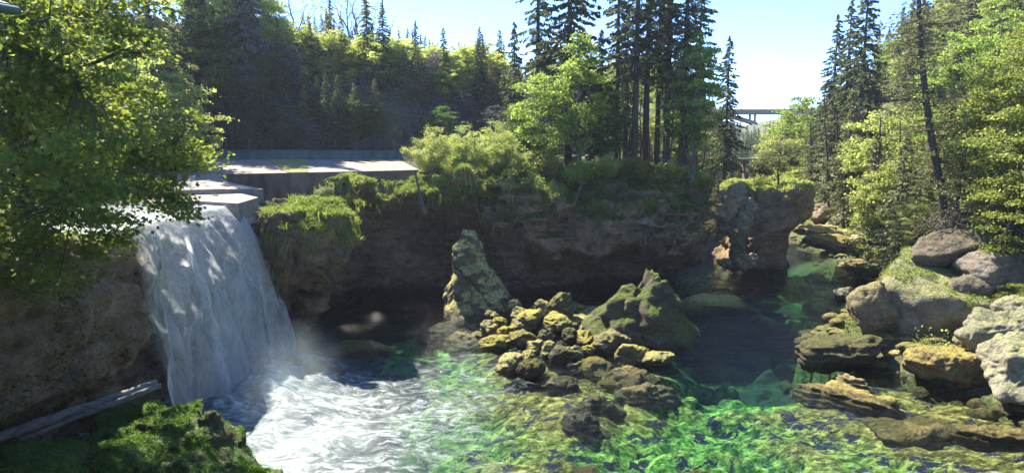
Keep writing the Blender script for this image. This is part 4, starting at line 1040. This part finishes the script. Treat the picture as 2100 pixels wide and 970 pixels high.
for i in range(2): mk('bush%d' % i, 'shrub', (lambda i=i: shrub(85+i, 2.6, 1.9, 5200, 0.22, 16)), 'bark_grey', 'leaf_fresh')
mk('willow', 'willow_shrub', (lambda: shrub(90, 5.0, 2.6, 13000, 0.2, 26, True)), 'bark_grey', 'leaf_pale')
mk('pine', 'pine_tree', (lambda: broadleaf(95, 4.6, 2.0, 1.8, 60, 90, 0.17, 0.5, clump=0.6, r0=0.12, nlimb=9)), 'bark', 'needle_lit')
mk('sapling', 'pine_tree', (lambda: broadleaf(96, 3.4, 0.9, 1.6, 26, 70, 0.16, 0.5, clump=0.4, r0=0.05, nlimb=5)), 'bark', 'needle_lit')

def gz(x, y): return float(zterrain(np.array([x]), np.array([y]))[0])
# ---- island
for px, Y, kind, s, lb in [
  (1102,66,'tall0',.92,'slim ragged spruce at the left end of the island trees'),
  (1165,64,'spruce1',1.45,'broad tallest spruce with long drooping boughs behind the bright maple'),
  (1262,66,'tall1',.86,'ragged dark spruce right of the bright maple'),
  (1300,60,'tall2',.98,'straight tall spruce in the middle of the island clump'),
  (1322,63,'tall3',1.0,'tall spruce with pale trunk just right of the island clump middle'),
  (1365,60,'tall0',.98,'tall narrow spruce second from the right in the island clump'),
  (1398,59.5,'tall2',.93,'tall spruce at the right end of the island clump'),
  (1345,68,'tall1',.9,'spruce set back in the island clump'),
  (1280,70,'spruce0',.8,'dense low spruce deep in the island clump'),
  (1228,60,'spruce2',.62,'small dark spruce right behind the bright maple'),
  (1055,72,'spruce3',.75,'small spruce behind the pale willow shrubs'),
  (1425,70,'tall3',.75,'thin spruce beside the river gap')]:
    c = at(px, 350, Y); plant(kind, (c[0], c[1], 10.0 if px < 1380 else 9.2), lb, 'spruce', 'spruces on the island', s)
for px, Y, kind, s, lb, lf in [
  (1185,57.5,'birch0',1.02,'bright yellow-green maple at the front of the island clump','leaf_fresh'),
  (1115,57.5,'beech1',.8,'pale leafy tree left of the bright maple','leaf_fresh'),
  (1245,58.5,'birch1',.7,'slender green tree between the maple and the spruces','leaf_mid'),
  (1420,58.6,'birch1',1.05,'bright green tree at the right end of the island','leaf_fresh'),
  (1392,60,'birch0',.75,'small leafy tree under the right-hand spruces','leaf_fresh'),
  (1070,61,'beech3',.62,'low leafy tree behind the willow shrubs','leaf_mid'),
  (1335,72,'beech0',.55,'sunlit low tree seen between the spruce trunks','leaf_yellow'),
  (1385,74,'beech2',.5,'sunlit low tree behind the right-hand spruce trunks','leaf_yellow'),
  (1290,74,'beech3',.5,'sunlit low tree behind the middle spruce trunks','leaf_yellow')]:
    c = at(px, 350, Y); plant(kind, (c[0], c[1], 9.7), lb, 'tree', 'leafy trees on the island', s, leaf=lf)
for i, (px, Y) in enumerate([(1210,59),(1270,58.5),(1283,60),(1312,61),(1332,59.5),(1350,62),(1376,58.5),(1410,60.5),(1440,62),(1290,64),(1238,62)]):
    c = at(px, 350, Y); rs = np.random.RandomState(i+500); h = rnd.uniform(7, 15); mb = MB()
    mb.tube(limb((0,0,-.5), (rs.normal()*.6, rs.normal()*.4, h), rs, 8, 0, .015), np.linspace(.11, .03, 8), 6)
    for j in range(12):
        z = rs.uniform(2, h*.95); a = rs.uniform(0, 6.28); l = rs.uniform(.4, 1.3); mb.tube(limb((0,0,z), (math.cos(a)*l, math.sin(a)*l, z-.2*l), rs, 3, 0, .05), [.018,.012,.006], 3)
    tag(obj('dead_tree', mb.mesh('dead_tree'), M['bark'], None, (c[0], c[1], 9.8)), 'thin bare dark trunk standing among the island spruces', 'dead tree', 'bare thin trunks among the island spruces')
plant('willow', at(880,352,52.5)+np.array([0,0,-.3]), 'feathery pale green shrub at the cliff edge left of the willows', 'shrub', 'pale shrubs on the cliff edge', .72, parts=('stem','foliage'))
for px, py, Y, s, lb in [(960,352,55,.78,'large pale willow shrub at the middle of the cliff edge'),(1010,350,57,.85,'second large willow shrub right of the middle one'),(1040,358,55,.7,'low willow shrub next to the leafy trees'),(930,356,56,.55,'small pale bush between the feathery shrub and the large willow')]:
    plant('willow', at(px, py, Y)+np.array([0,0,-.3]), lb, 'shrub', 'pale shrubs on the cliff edge', s, parts=('stem','foliage'))
for i, (px, py, Y, s) in enumerate([(900,372,52,.4),(990,392,52.5,.42),(1095,385,54,.6),(1080,420,54.5,.4),(1135,400,55,.6),(1225,425,55.5,.45),(1285,425,56,.45),(1330,420,56.5,.5),(1400,430,57.5,.5),(1180,360,56,.7),(1240,350,57,.7),(1300,352,58,.7),(1370,360,58.5,.7),(1440,380,60,.7),(1120,345,57,.7)]):
    plant('bush%d' % (i % 2), at(px, py, Y)+np.array([0,0,-.5]), 'small green bush clinging to the edge of the island cliff', 'bush', 'small bushes along the island cliff edge', s, leaf='leaf_fresh' if i % 2 else 'leaf_yellow', parts=('stem','foliage'))
# ---- rock pillar
c = at(1597,366,68.5); plant('pine', (c[0], c[1], 8.1), 'small gnarled forked pine on top of the rock pillar', 'pine', None, 1.0, rz=.4)
c = at(1548,372,67.5); plant('sapling', (c[0], c[1], 8.0), 'thin young pine at the left edge of the rock pillar top', 'pine', 'saplings on the pillar', .85)
c = at(1568,372,67.5); plant('sapling', (c[0], c[1], 8.0), 'thin young pine between the forked pine and the edge one', 'pine', 'saplings on the pillar', .75)
for px, Y, s in ((1505,66,.5),(1525,67,.45),(1555,72,.6),(1625,71,.45)):
    c = at(px, 380, Y); plant('bush0', (c[0], c[1], 7.6), 'small yellowish bush on the rock pillar', 'bush', 'bushes on the rock pillar', s, leaf='leaf_yellow', parts=('stem','foliage'))
# ---- river gap
c = at(1486,330,84); plant('spruce0', (c[0], c[1], 7.0), 'pointed spruce standing alone left of the river gap', 'spruce', None, .92, leaf='needle')
for i, (px, Y, s, kd) in enumerate([(1462,88,.6,'larch0'),(1500,96,.55,'larch1'),(1515,104,.5,'larch0'),(1440,96,.7,'larch1'),(1475,78,.5,'larch1'),(1530,130,.5,'spruce2'),(1545,150,.5,'spruce1'),(1520,118,.55,'spruce3')]):
    c = at(px, 330, Y); plant(kd, (c[0], c[1], max(1.5, gz(c[0], c[1]))), 'greyish conifer lining the left side of the river gap', 'conifer', 'conifers beside the river gap', s)
# ---- hill behind the weir
def ridge_pt(px, off):
    """ground point on the bearing of pixel px, OFF metres beyond the hill's foot"""
    u = (px-W0/2)/F0
    y = 62.0
    for _ in range(20): y = float(yb(np.array(u*y)))+off
    return u*y, y
hill_i = 0
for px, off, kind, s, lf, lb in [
 (520,9,'spruce1',.95,'leaf_shaded','large dark cone-shaped tree in shade on the left part of the hill'),
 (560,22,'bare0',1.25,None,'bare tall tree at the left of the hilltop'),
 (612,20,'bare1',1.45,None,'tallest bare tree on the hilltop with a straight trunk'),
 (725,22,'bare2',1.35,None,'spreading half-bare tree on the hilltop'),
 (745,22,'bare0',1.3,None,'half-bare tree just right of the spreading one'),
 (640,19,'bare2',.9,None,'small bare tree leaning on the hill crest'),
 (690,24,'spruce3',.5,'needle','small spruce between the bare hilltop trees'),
 (620,11,'beech2',.42,'leaf_sunlit','sunlit pale bush alone on the shaded hillside'),
 (480,13,'beech0',1.15,'leaf_sunlit','big pale tree on the upper left slope'),
 (440,11,'beech1',1.15,'leaf_sunlit','big pale tree nearest the maple on the left slope'),
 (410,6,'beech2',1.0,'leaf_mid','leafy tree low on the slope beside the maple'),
 (560,15,'beech3',.75,'leaf_sunlit','pale round tree under the bare hilltop trees'),
 (460,19,'beech2',1.3,'leaf_sunlit','tall pale tree at the top left of the hill'),
 (520,21,'beech1',1.2,'leaf_sunlit','tall pale tree behind the cone-shaped one'),
 (640,16,'beech0',.55,'leaf_sunlit','pale round tree under the tallest bare tree'),
 (590,16,'beech1',.62,'leaf_sunlit','pale round tree left of the tallest bare tree'),
 (680,16,'beech3',.5,'leaf_sunlit','pale small round tree at the middle of the crest'),
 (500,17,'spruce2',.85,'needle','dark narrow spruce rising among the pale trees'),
 (935,13,'beech1',.38,'leaf_sunlit','small pale tree on the shaded slope near the willows'),
 (965,14,'beech2',.42,'leaf_sunlit','pale tree reaching down the slope behind the willows')]:
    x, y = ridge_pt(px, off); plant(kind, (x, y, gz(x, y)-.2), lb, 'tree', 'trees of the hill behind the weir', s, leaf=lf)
rs = np.random.RandomState(4)
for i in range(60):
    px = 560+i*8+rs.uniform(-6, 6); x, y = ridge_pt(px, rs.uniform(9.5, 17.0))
    plant('beech%d' % rs.randint(4), (x, y, gz(x, y)-.6), 'rounded pale green tree in the sunlit row along the hill crest', 'tree', 'pale trees along the hill crest', rs.uniform(.34, .6), leaf='leaf_sunlit')
for i in range(46):
    px = 640+i*9.5+rs.uniform(-5, 5); x, y = ridge_pt(px, rs.uniform(26, 50))
    plant('spruce%d' % rs.randint(4), (x, y, gz(x, y)-.3), 'dark pointed spruce on the skyline of the hill', 'spruce', 'spruces on the hill skyline', rs.uniform(.26, .42))
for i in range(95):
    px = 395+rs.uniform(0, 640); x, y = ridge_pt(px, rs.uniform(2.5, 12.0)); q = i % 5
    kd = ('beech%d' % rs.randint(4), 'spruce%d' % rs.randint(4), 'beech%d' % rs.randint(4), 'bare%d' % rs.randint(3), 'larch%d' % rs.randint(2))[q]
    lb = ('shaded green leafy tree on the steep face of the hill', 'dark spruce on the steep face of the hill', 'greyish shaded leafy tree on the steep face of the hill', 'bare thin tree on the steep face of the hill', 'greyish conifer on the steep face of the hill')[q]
    plant(kd, (x, y, gz(x, y)-.3), lb, 'tree', lb.split(' on the')[0]+'s of the hill face', rs.uniform(.3, .55), leaf=('leaf_mid', 'needle', 'leaf_shaded', 'leaf_mid', 'needle_lit')[q])
# undergrowth on the hill face
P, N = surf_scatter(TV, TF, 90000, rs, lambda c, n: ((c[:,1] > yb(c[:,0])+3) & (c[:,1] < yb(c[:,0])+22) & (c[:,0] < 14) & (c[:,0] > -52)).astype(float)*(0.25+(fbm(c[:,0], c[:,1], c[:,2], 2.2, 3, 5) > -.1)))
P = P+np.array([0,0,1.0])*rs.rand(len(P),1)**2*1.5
V, F = leaves(P, 0.32, rs, 0.3, 0.5); tag(obj('undergrowth', mesh_np('undergrowth', V, F, False), M['leaf_shaded']), 'dark leafless thicket covering the shaded hill face', 'undergrowth', kind='stuff')

# ---- left: maple and spruces beside it
def pip(px, py, P):
    ins = False
    for i in range(len(P)):
        a, b = P[i], P[i-1]
        if (a[1] > py) != (b[1] > py) and px < (b[0]-a[0])*(py-a[1])/(b[1]-a[1])+a[0]: ins = not ins
    return ins
CR = [(-160,-160),(230,-160),(290,-40),(270,40),(330,90),(385,160),(400,200),(425,225),(425,300),(400,330),(410,365),(360,385),(395,425),(320,440),(330,475),(240,470),(235,505),(190,545),(150,570),(60,590),(-160,600)]
rs = np.random.RandomState(77)
base = np.array([-18.4,25.0,8.6]); wood = MB()
C = []
while len(C) < 470:
    px = rs.uniform(-160, 430); py = rs.uniform(-160, 600)
    if not pip(px, py, CR): continue
    Y = rs.uniform(16.5, 28) if px < 250 else rs.uniform(20, 27)
    q = at(px, py, Y)
    if q[2] < 6.2+2.2*rs.rand(): 
        if Y > 22: continue
    # clumps follow tiers with gaps between
    if vnoise(q[0]*0.6, q[1]*0.6, q[2]*0.95, 5) < 0.0: continue
    C.append(q)
C = np.array(C)
TP = limb(base, base+np.array([1.3,-1.5,13.5]), rs, 12, 0, .02); wood.tube(TP, np.linspace(.42, .12, 12), 10)
nodes = [TP[1:]]
order = np.argsort(-np.linalg.norm(C-base, axis=1)); far_ = C[order][::14][:40]
for q in far_:
    d = np.linalg.norm(TP-q, axis=1); zt_ = np.clip((q[2]-8.6)*0.5+1.5, 1.5, 12); a = TP[int(np.clip(zt_/13.5*11, 1, 10))]
    P = limb(a, q, rs, 10, .10, .04); wood.tube(P, np.linspace(.13, .02, 10), 6); nodes.append(P[2:])
nodes = np.concatenate(nodes); Vp = []; Dp = []
for q in C:
    d = np.linalg.norm(nodes-q, axis=1); a = nodes[np.argmin(d)]
    if np.linalg.norm(a-q) > .25:
        wood.tube(limb(a, q, rs, 5, .03, .06), np.linspace(.03, .008, 5), 3)
    n = int(120*rs.uniform(.5, 1.5)); out_ = q-base; out_[2] = 0; out_ /= np.linalg.norm(out_)
    g = rs.normal(size=(n,3))*np.array([.42,.42,.11])*rs.uniform(.6, 1.2)
    g[:,2] -= .35*(g@out_)
    Vp.append(q+g); Dp.append(np.tile(out_, (n,1)))
mt = empty('maple_tree', base); tag(mt, 'large overhanging maple with dense broad green leaves filling the upper left', 'maple tree')
obj('trunk', wood.mesh('trunk'), M['bark'], mt, -base)
V, F = maple_leaves(np.concatenate(Vp), 0.17, rs, .62, np.concatenate(Dp))
obj('crown', mesh_np('crown', V, F, False), M['maple'], mt, -base)
print('maple leaves', len(np.concatenate(Vp)))
plant('spruce1', (-15.5,34,8.6), 'grey-green spruce reaching out behind the maple over the waterfall', 'spruce', 'spruces behind the maple', .8, leaf='needle_lit') if False else None
for x, y, s, lb in ((-30.5,58,1.35,'grey-green spruce right behind the maple crown'),(-35,56,1.25,'taller spruce behind the maple farther upstream'),(-38,50,1.3,'dark spruce inside the maple shade')):
    plant('spruce%d' % int(s*10 % 4), (x, y, 8.5), lb, 'spruce', 'spruces behind the maple', s, leaf='needle_lit')
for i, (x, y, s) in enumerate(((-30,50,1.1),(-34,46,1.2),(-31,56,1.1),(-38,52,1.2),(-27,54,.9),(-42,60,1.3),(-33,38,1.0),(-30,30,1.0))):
    plant('beech%d' % (i % 4), (x, y, 8.5), 'pale broadleaf tree upstream behind the maple', 'tree', 'trees upstream behind the maple', s, leaf='leaf_sunlit' if i % 2 else 'leaf_yellow')

# ---- right bank: explicit near trees
def thin_tree(px0, py0, px1, py1, Y, r, label, seed, nbr=46, blen=1.9, leafy=True, lf='needle_lit', zlow=1.0):
    rs = np.random.RandomState(seed); a = at(px0, py0, Y); b = at(px1, py1, Y+.6); wood = MB()
    t = np.linspace(0, 1, 16)[:,None]; P = a+(b-a)*t; P[:,0] += (-.55*np.sin(t[:,0]*math.pi))*(b[2]-a[2])*.05
    P = P-a; P[0][2] -= .5; wood.tube(P, np.linspace(r, r*.45, 16), 9); L = b[2]-a[2]; Cc = []; Dd = []
    for i in range(nbr):
        f = rs.uniform(zlow/L, 1); q = np.array([np.interp(f, t[:,0], P[:,j]) for j in range(3)]); an = rs.uniform(0, 6.28); l = blen*rs.uniform(.4, 1.25)*(1.2-.5*f)
        e = q+np.array([math.cos(an)*l, math.sin(an)*l, -.12*l]); B_ = limb(q, e, rs, 6, .07, .05); wood.tube(B_, np.linspace(.028, .006, 6), 4)
        if leafy:
            n = int(46*l/blen); u = rs.uniform(.2, 1, n); C_ = q+(e-q)*u[:,None]+rs.normal(size=(n,3))*np.array([.22,.22,.10])*(.5+u[:,None]); Cc.append(C_); Dd.append(np.tile((e-q)/l, (n,1)))
    e_ = empty('larch_tree', a); tag(e_, label, 'tree'); obj('trunk', wood.mesh('trunk'), M['bark'], e_)
    V, F = leaves(np.concatenate(Cc), .27, rs, .45, .38, .05, np.concatenate(Dd), .6); obj('crown', mesh_np('crown', V, F, False), M[lf], e_)
thin_tree(1938,432,1882,-60,44,.27,'tall dark-trunked larch leaning left on the right bank',11,150,2.6)
thin_tree(1963,420,2012,190,45,.12,'slender young tree leaning right beside the tall larch',12,90,1.8,zlow=.6,lf='leaf_mid')
for px, py, Y, kind, s, lf, lb in [
  (2135,420,42,'fine0',1.15,'leaf_fresh','big bright beech filling the upper right corner'),
  (2190,420,38,'fine1',1.1,'leaf_fresh','bright broadleaf tree leaving the frame at the upper right'),
  (2020,390,56,'fine1',1.25,'leaf_fresh','bright green tree right of the tall larch'),
  (2080,470,38,'fine0',.35,'leaf_fresh','young bright tree beside the grey boulders'),
  (1850,400,53,'larch0',.85,'needle_lit','feathery conifer left of the tall larch'),
  (1905,420,49,'larch1',.62,'needle_lit','low feathery conifer at the foot of the tall larch'),
  (1880,436,46.5,'fine1',.36,'leaf_yellow','low pale tree at the left foot of the tall larch'),
  (1980,440,43,'fine0',.34,'leaf_mid','low pale tree right of the tall larch foot'),
  (2040,440,41,'larch0',.5,'needle_lit','low conifer under the big beech'),
  (1790,400,62,'larch1',.95,'needle_lit','olive conifer above the tangled roots'),
  (1735,395,78,'larch0',1.1,'needle_lit','dense olive conifer above the far shelf'),
  (1695,400,86,'larch1',1.0,'needle_lit','tall olive conifer at the back of the shelf'),
  (1755,350,88,'spruce1',1.35,'needle','dark tall spruce against the sky on the right slope'),
  (1700,330,95,'spruce2',1.2,'needle','dark spruce left of the tallest one on the right slope'),
  (1725,335,92,'spruce0',1.25,'needle','dark spruce between the two tall ones on the right slope'),
  (1660,380,98,'larch0',.85,'needle_lit','greyish conifer near the river gap'),
  (1630,370,104,'beech1',.95,'leaf_yellow','pale round tree at the right of the river gap'),
  (1600,350,118,'beech3',1.25,'leaf_yellow','pale tree closest to the river gap'),
  (1640,300,125,'beech0',1.5,'leaf_fresh','green tree high on the right of the river gap'),
  (1612,300,142,'beech1',1.5,'leaf_yellow','tall pale tree high beside the end of the arch bridge'),
  (1592,320,150,'beech2',1.25,'leaf_yellow','pale tree just under the end of the arch bridge'),
  (1835,380,60,'beech2',1.0,'leaf_yellow','pale tree behind the feathery conifer'),
  (1880,330,60,'beech1',1.15,'leaf_fresh','bright tree behind the tall larch trunk'),
  (1940,360,54,'larch0',1.0,'needle_lit','conifer between the larch and the young leaning tree'),
  (1820,300,70,'beech3',1.25,'leaf_yellow','large pale tree midway up the right slope')]:
    c = at(px, py, Y); z = gz(c[0], c[1]); plant(kind, (c[0], c[1], z-.2), lb, 'tree', None, s, leaf=lf)
rs = np.random.RandomState(15); cnt = 0
for i in range(900):
    y = rs.uniform(44, 230); d = rs.uniform(9, 62); x = float(xr(y))+d
    px = W0/2+F0*x/y
    if px > 2250 or px < 1560 or cnt >= 120: continue
    if y < 60 and d < 14: continue
    if rs.rand() > 0.55+.45*(y < 130): continue
    r = rs.rand(); kd, lf, lb, g = (('beech%d' % rs.randint(4)), 'leaf_yellow', 'pale broadleaf tree in the woods of the right slope', 'pale broadleaf trees of the right slope') if r < .3 else (('beech%d' % rs.randint(4)), 'leaf_fresh', 'fresh green broadleaf tree in the woods of the right slope', 'green broadleaf trees of the right slope') if r < .48 else (('larch%d' % rs.randint(2)), 'needle_lit', 'olive conifer in the woods of the right slope', 'conifers of the right slope')
    plant(kd, (x, y, gz(x, y)-.3), lb, 'tree', g, rs.uniform(.75, 1.15), leaf=lf); cnt += 1
for i in range(120):
    px = rs.uniform(1405, 1640); y = rs.uniform(190, 620); x = (px-W0/2)/F0*y
    if abs(y-332) < 12: continue
    plant('beech%d' % rs.randint(4) if rs.rand() < .45 else 'spruce%d' % rs.randint(4), (x, y, max(0, float(zground(np.array([x]), np.array([y]))[0]))-.3), 'distant tree down the valley beneath the arch bridge', 'tree', 'distant valley trees', rs.uniform(.6, 1.0), leaf='leaf_mid')
for i in range(60):
    y = rs.uniform(125, 420); side = rs.rand() < .6
    x = float(xl(y))-rs.uniform(2, 35) if side else float(xr(y))+rs.uniform(2, 30)
    plant('beech%d' % rs.randint(4) if rs.rand() < .5 else 'spruce%d' % rs.randint(4), (x, y, max(0, float(zground(np.array([x]), np.array([y]))[0]))-.3), 'distant tree down the valley beneath the arch bridge', 'tree', 'distant valley trees', rs.uniform(.5, .8), leaf='leaf_mid')
for i in range(26):
    y = rs.uniform(92, 150); x = float(yb(np.array(10.)))*0+rs.uniform(-5, float(xl(y))-3)
    plant('beech%d' % rs.randint(4), (x, y, gz(x, y)-.3), 'pale tree beyond the island between its trunks', 'tree', 'pale trees beyond the island', rs.uniform(.5, .75))
# undergrowth of the right bank
def rmask(c, n): 
    d = c[:,0]-xr(c[:,1]); return ((d > 2.5) & (d < 40) & (c[:,1] > 34) & (c[:,1] < 130)).astype(float)*np.exp(-np.clip(c[:,1]-40, 0, 99)/45)*(fbm(c[:,0], c[:,1], c[:,2], 2.5, 3, 15) > -.2)
P, N = surf_scatter(TV, TF, 60000, rs, rmask); P = P+np.array([0,0,1])*rs.rand(len(P),1)**2*.9
V, F = leaves(P, .2, rs, .5, .6); tag(obj('undergrowth', mesh_np('undergrowth', V, F, False), M['leaf_yellow']), 'sunlit low leaves covering the right bank', 'undergrowth', kind='stuff')
def root_tangle(px, py, Y, label, n, R, seed, up=0):
    rs = np.random.RandomState(seed); c = at(px, py, Y); mb = MB()
    for i in range(n):
        a = rs.normal(size=3)*[R, R*.6, R*.35]; b = a*rs.uniform(-.2, .5)+rs.normal(size=3)*R*.5+[0,0,-.4*R+up*R]; mb.tube(limb(a, b, rs, 6, rs.uniform(-.3,.3), .1), np.linspace(.035, .01, 6), 4)
    tag(obj('root_tangle', mb.mesh('root_tangle'), M['bark_grey'], None, c), label, 'roots')
root_tangle(1835,490,58,'tangle of bleached roots hanging over the dark hollow',60,1.1,5)
root_tangle(1985,455,42.5,'brushy heap of dry brown twigs on top of the grey boulder',260,1.2,6,.3)
P = at(1985,462,42.8)+np.random.RandomState(5).normal(size=(5000,3))*[1.3,.8,.5]
V, F = leaves(P, .13, rs, .3, .3); tag(obj('dry_brush', mesh_np('dry_brush', V, F, False), M['twig']), 'dry brown brush at the foot of the tall larch', 'brush', kind='stuff')

# ================================================================== GRASS
def grass(name, V, F, n, mask, h, w, mat, label, seed, lean=.5, hang=0.0):
    rs = np.random.RandomState(seed); P, N = surf_scatter(V, F, n, rs, mask); BVv, BFf = blades(P, N, h, w, rs, lean, hang)
    tag(obj(name, mesh_np(name, BVv, BFf, False), M[mat]), label, 'grass', kind='stuff')
grass('grass', IV, IF, 42000, lambda c, n: ((n[:,2] > .55) & (c[:,2] > 6.5) & (c[:,0] < -2.5) & (c[:,0] > -15) & (c[:,1] < 56) & ((c[:,0] > -12.5) | (c[:,2] < 9.3)))*(.3+(fbm(c[:,0], c[:,1], c[:,2], 1.6, 2, 3) > -.15)), .42, .03, 'grass', 'long bright grass on top of the undercut cliff beside the weir', 1)
grass('grass', IV, IF, 30000, lambda c, n: ((n[:,2] > .25) & (c[:,2] > 6.3) & (c[:,0] > -3) & (c[:,1] < 66))*1.0, .4, .05, 'leaf_mid', 'shaded ground plants under the island trees', 2, .9)
grass('grass', PV, PF, 9000, lambda c, n: ((n[:,2] > .5) & (c[:,2] > 7))*1.0, .3, .05, 'leaf_yellow', 'dry yellow grass on top of the rock pillar', 3)
grass('moss', MV, MF, 60000, lambda c, n: ((n[:,2] > .35) & (c[:,2] > .9))*(.1+(fbm(c[:,0], c[:,1], c[:,2], 1.1, 3, 9) > -.1)), .11, .016, 'grass_dark', 'soft green moss and grass covering the near left mound', 4, .8)
grass('hanging_grass', IV, IF, 4000, lambda c, n: ((n[:,2] < .2) & (n[:,2] > -.5) & (c[:,2] > 7.0) & (c[:,0] < 0))*(fbm(c[:,0], c[:,1], c[:,2], 1.2, 2, 37) > .1), .5, .03, 'grass', 'grass hanging over the edge of the undercut cliff', 5, .3, 1.9)
grass('hanging_roots', IV, IF, 4000, lambda c, n: ((n[:,2] < .3) & (c[:,2] > 4.5) & (c[:,2] < 8.3))*(.15+(fbm(c[:,0]*1.5, c[:,1]*1.5, c[:,2]*.2, 2.0, 3, 39) > .1)), .9, .018, 'twig', 'dry roots and dead stems hanging on the cliff face', 15, .25, 2.2)
grass('ivy', LV_, LF_, 9000, lambda c, n: ((n[:,0] > .2) & (c[:,1] < 27) & (fbm(c[:,0], c[:,1], c[:,2], 1.6, 3, 19) > .05))*1.0, .12, .05, 'leaf_mid', 'patches of small ivy on the left rock wall', 6, 1.2)
grass('ivy', IV, IF, 16000, lambda c, n: ((n[:,2] > -.3) & (n[:,2] < .6) & (c[:,2] > 4.5) & (fbm(c[:,0], c[:,1], c[:,2], 2.2, 3, 29) > .15))*1.0, .26, .09, 'leaf_mid', 'patches of small plants on the shaded cliff', 7, 1.2)
grass('grass', TV, TF, 16000, lambda c, n: ((c[:,0]-xr(c[:,1]) > 1.5) & (c[:,0]-xr(c[:,1]) < 16) & (c[:,1] > 30) & (c[:,1] < 60))*(fbm(c[:,0], c[:,1], c[:,2], 1.5, 3, 49) > -.1), .4, .03, 'grass', 'dry and green grass growing between the right bank boulders', 16, .8)
for i, (nm, hf) in enumerate((('huge sunlit', 1),)):
    o = [o for o in COL.objects if o.get('label', '').startswith('huge sunlit')][0]; me = o.data
    co = np.empty(len(me.vertices)*3, np.float32); me.vertices.foreach_get('co', co); R_ = np.array(o.matrix_basis.to_3x3()); co = co.reshape(-1,3)@R_.T+np.array(o.location)
    fi = np.array([p.vertices[:] for p in me.polygons])
    grass('grass', co, fi, 9000, lambda c, n: ((n[:,2] > .2) & (fbm(c[:,0], c[:,1], c[:,2], .9, 3, 9) > -.05))*1.0, .2, .02, 'grass', 'dry tufts of grass on the huge sunlit boulder', 8, .9)

# ================================================================== HAZE
HAZE = 0.00025
if HAZE > 0:
    m, nt, out = newmat('haze'); k = NT(nt); pv = k.n('ShaderNodeVolumePrincipled'); pv.inputs['Color'].default_value = (0.76,0.80,1.0,1); pv.inputs['Density'].default_value = HAZE; pv.inputs['Anisotropy'].default_value = 0.35
    k.l(pv.outputs[0], out.inputs['Volume'])
    mb = MB(); zb0, zt0 = -12, 82; mb.box((110,350,(zb0+zt0)/2), (760,840,zt0-zb0)); tag(obj('haze', mb.mesh('haze', False), m), 'faint blue haze in the valley air', 'haze', kind='stuff')

# ================================================================== LIGHT
sd = Vector((-0.49, 0.47, 0.90)).normalized()
el = math.asin(sd.z); az = math.atan2(sd.x, sd.y)
sl_ = bpy.data.lights.new('sun', 'SUN'); so = bpy.data.objects.new('sun', sl_); COL.objects.link(so)
sl_.energy = 4.1; sl_.angle = math.radians(0.6); sl_.color = (1.0, 0.93, 0.78)
so.rotation_euler = sd.to_track_quat('Z', 'Y').to_euler()
w = bpy.data.worlds.new('World'); sc.world = w; w.use_nodes = True; nt = w.node_tree; nt.nodes.clear()
bg = nt.nodes.new('ShaderNodeBackground'); sky = nt.nodes.new('ShaderNodeTexSky'); o_ = nt.nodes.new('ShaderNodeOutputWorld')
sky.sky_type = 'NISHITA'; sky.sun_disc = False; sky.sun_elevation = el; sky.sun_rotation = az; sky.air_density = 0.5; sky.dust_density = 0.0; sky.ozone_density = 3.0; sky.altitude = 1200
bg.inputs[1].default_value = 0.15
tint = nt.nodes.new('ShaderNodeMix'); tint.data_type = 'RGBA'; tint.blend_type = 'MULTIPLY'; tint.inputs[0].default_value = 1.0; tint.inputs[7].default_value = (0.70,0.84,1.0,1)
nt.links.new(sky.outputs[0], tint.inputs[6]); nt.links.new(tint.outputs[2], bg.inputs[0]); nt.links.new(bg.outputs[0], o_.inputs[0])

vs = sc.view_settings; vs.view_transform = 'Standard'; vs.look = 'None'; vs.exposure = 2.2; vs.gamma = 1; vs.use_curve_mapping = False
cy = sc.cycles; cy.use_denoising = True; cy.max_bounces = 8; cy.diffuse_bounces = 4; cy.transparent_max_bounces = 24; cy.transmission_bounces = 4; cy.volume_bounces = 0; cy.glossy_bounces = 2
cy.caustics_reflective = False; cy.caustics_refractive = False; cy.sample_clamp_indirect = 6
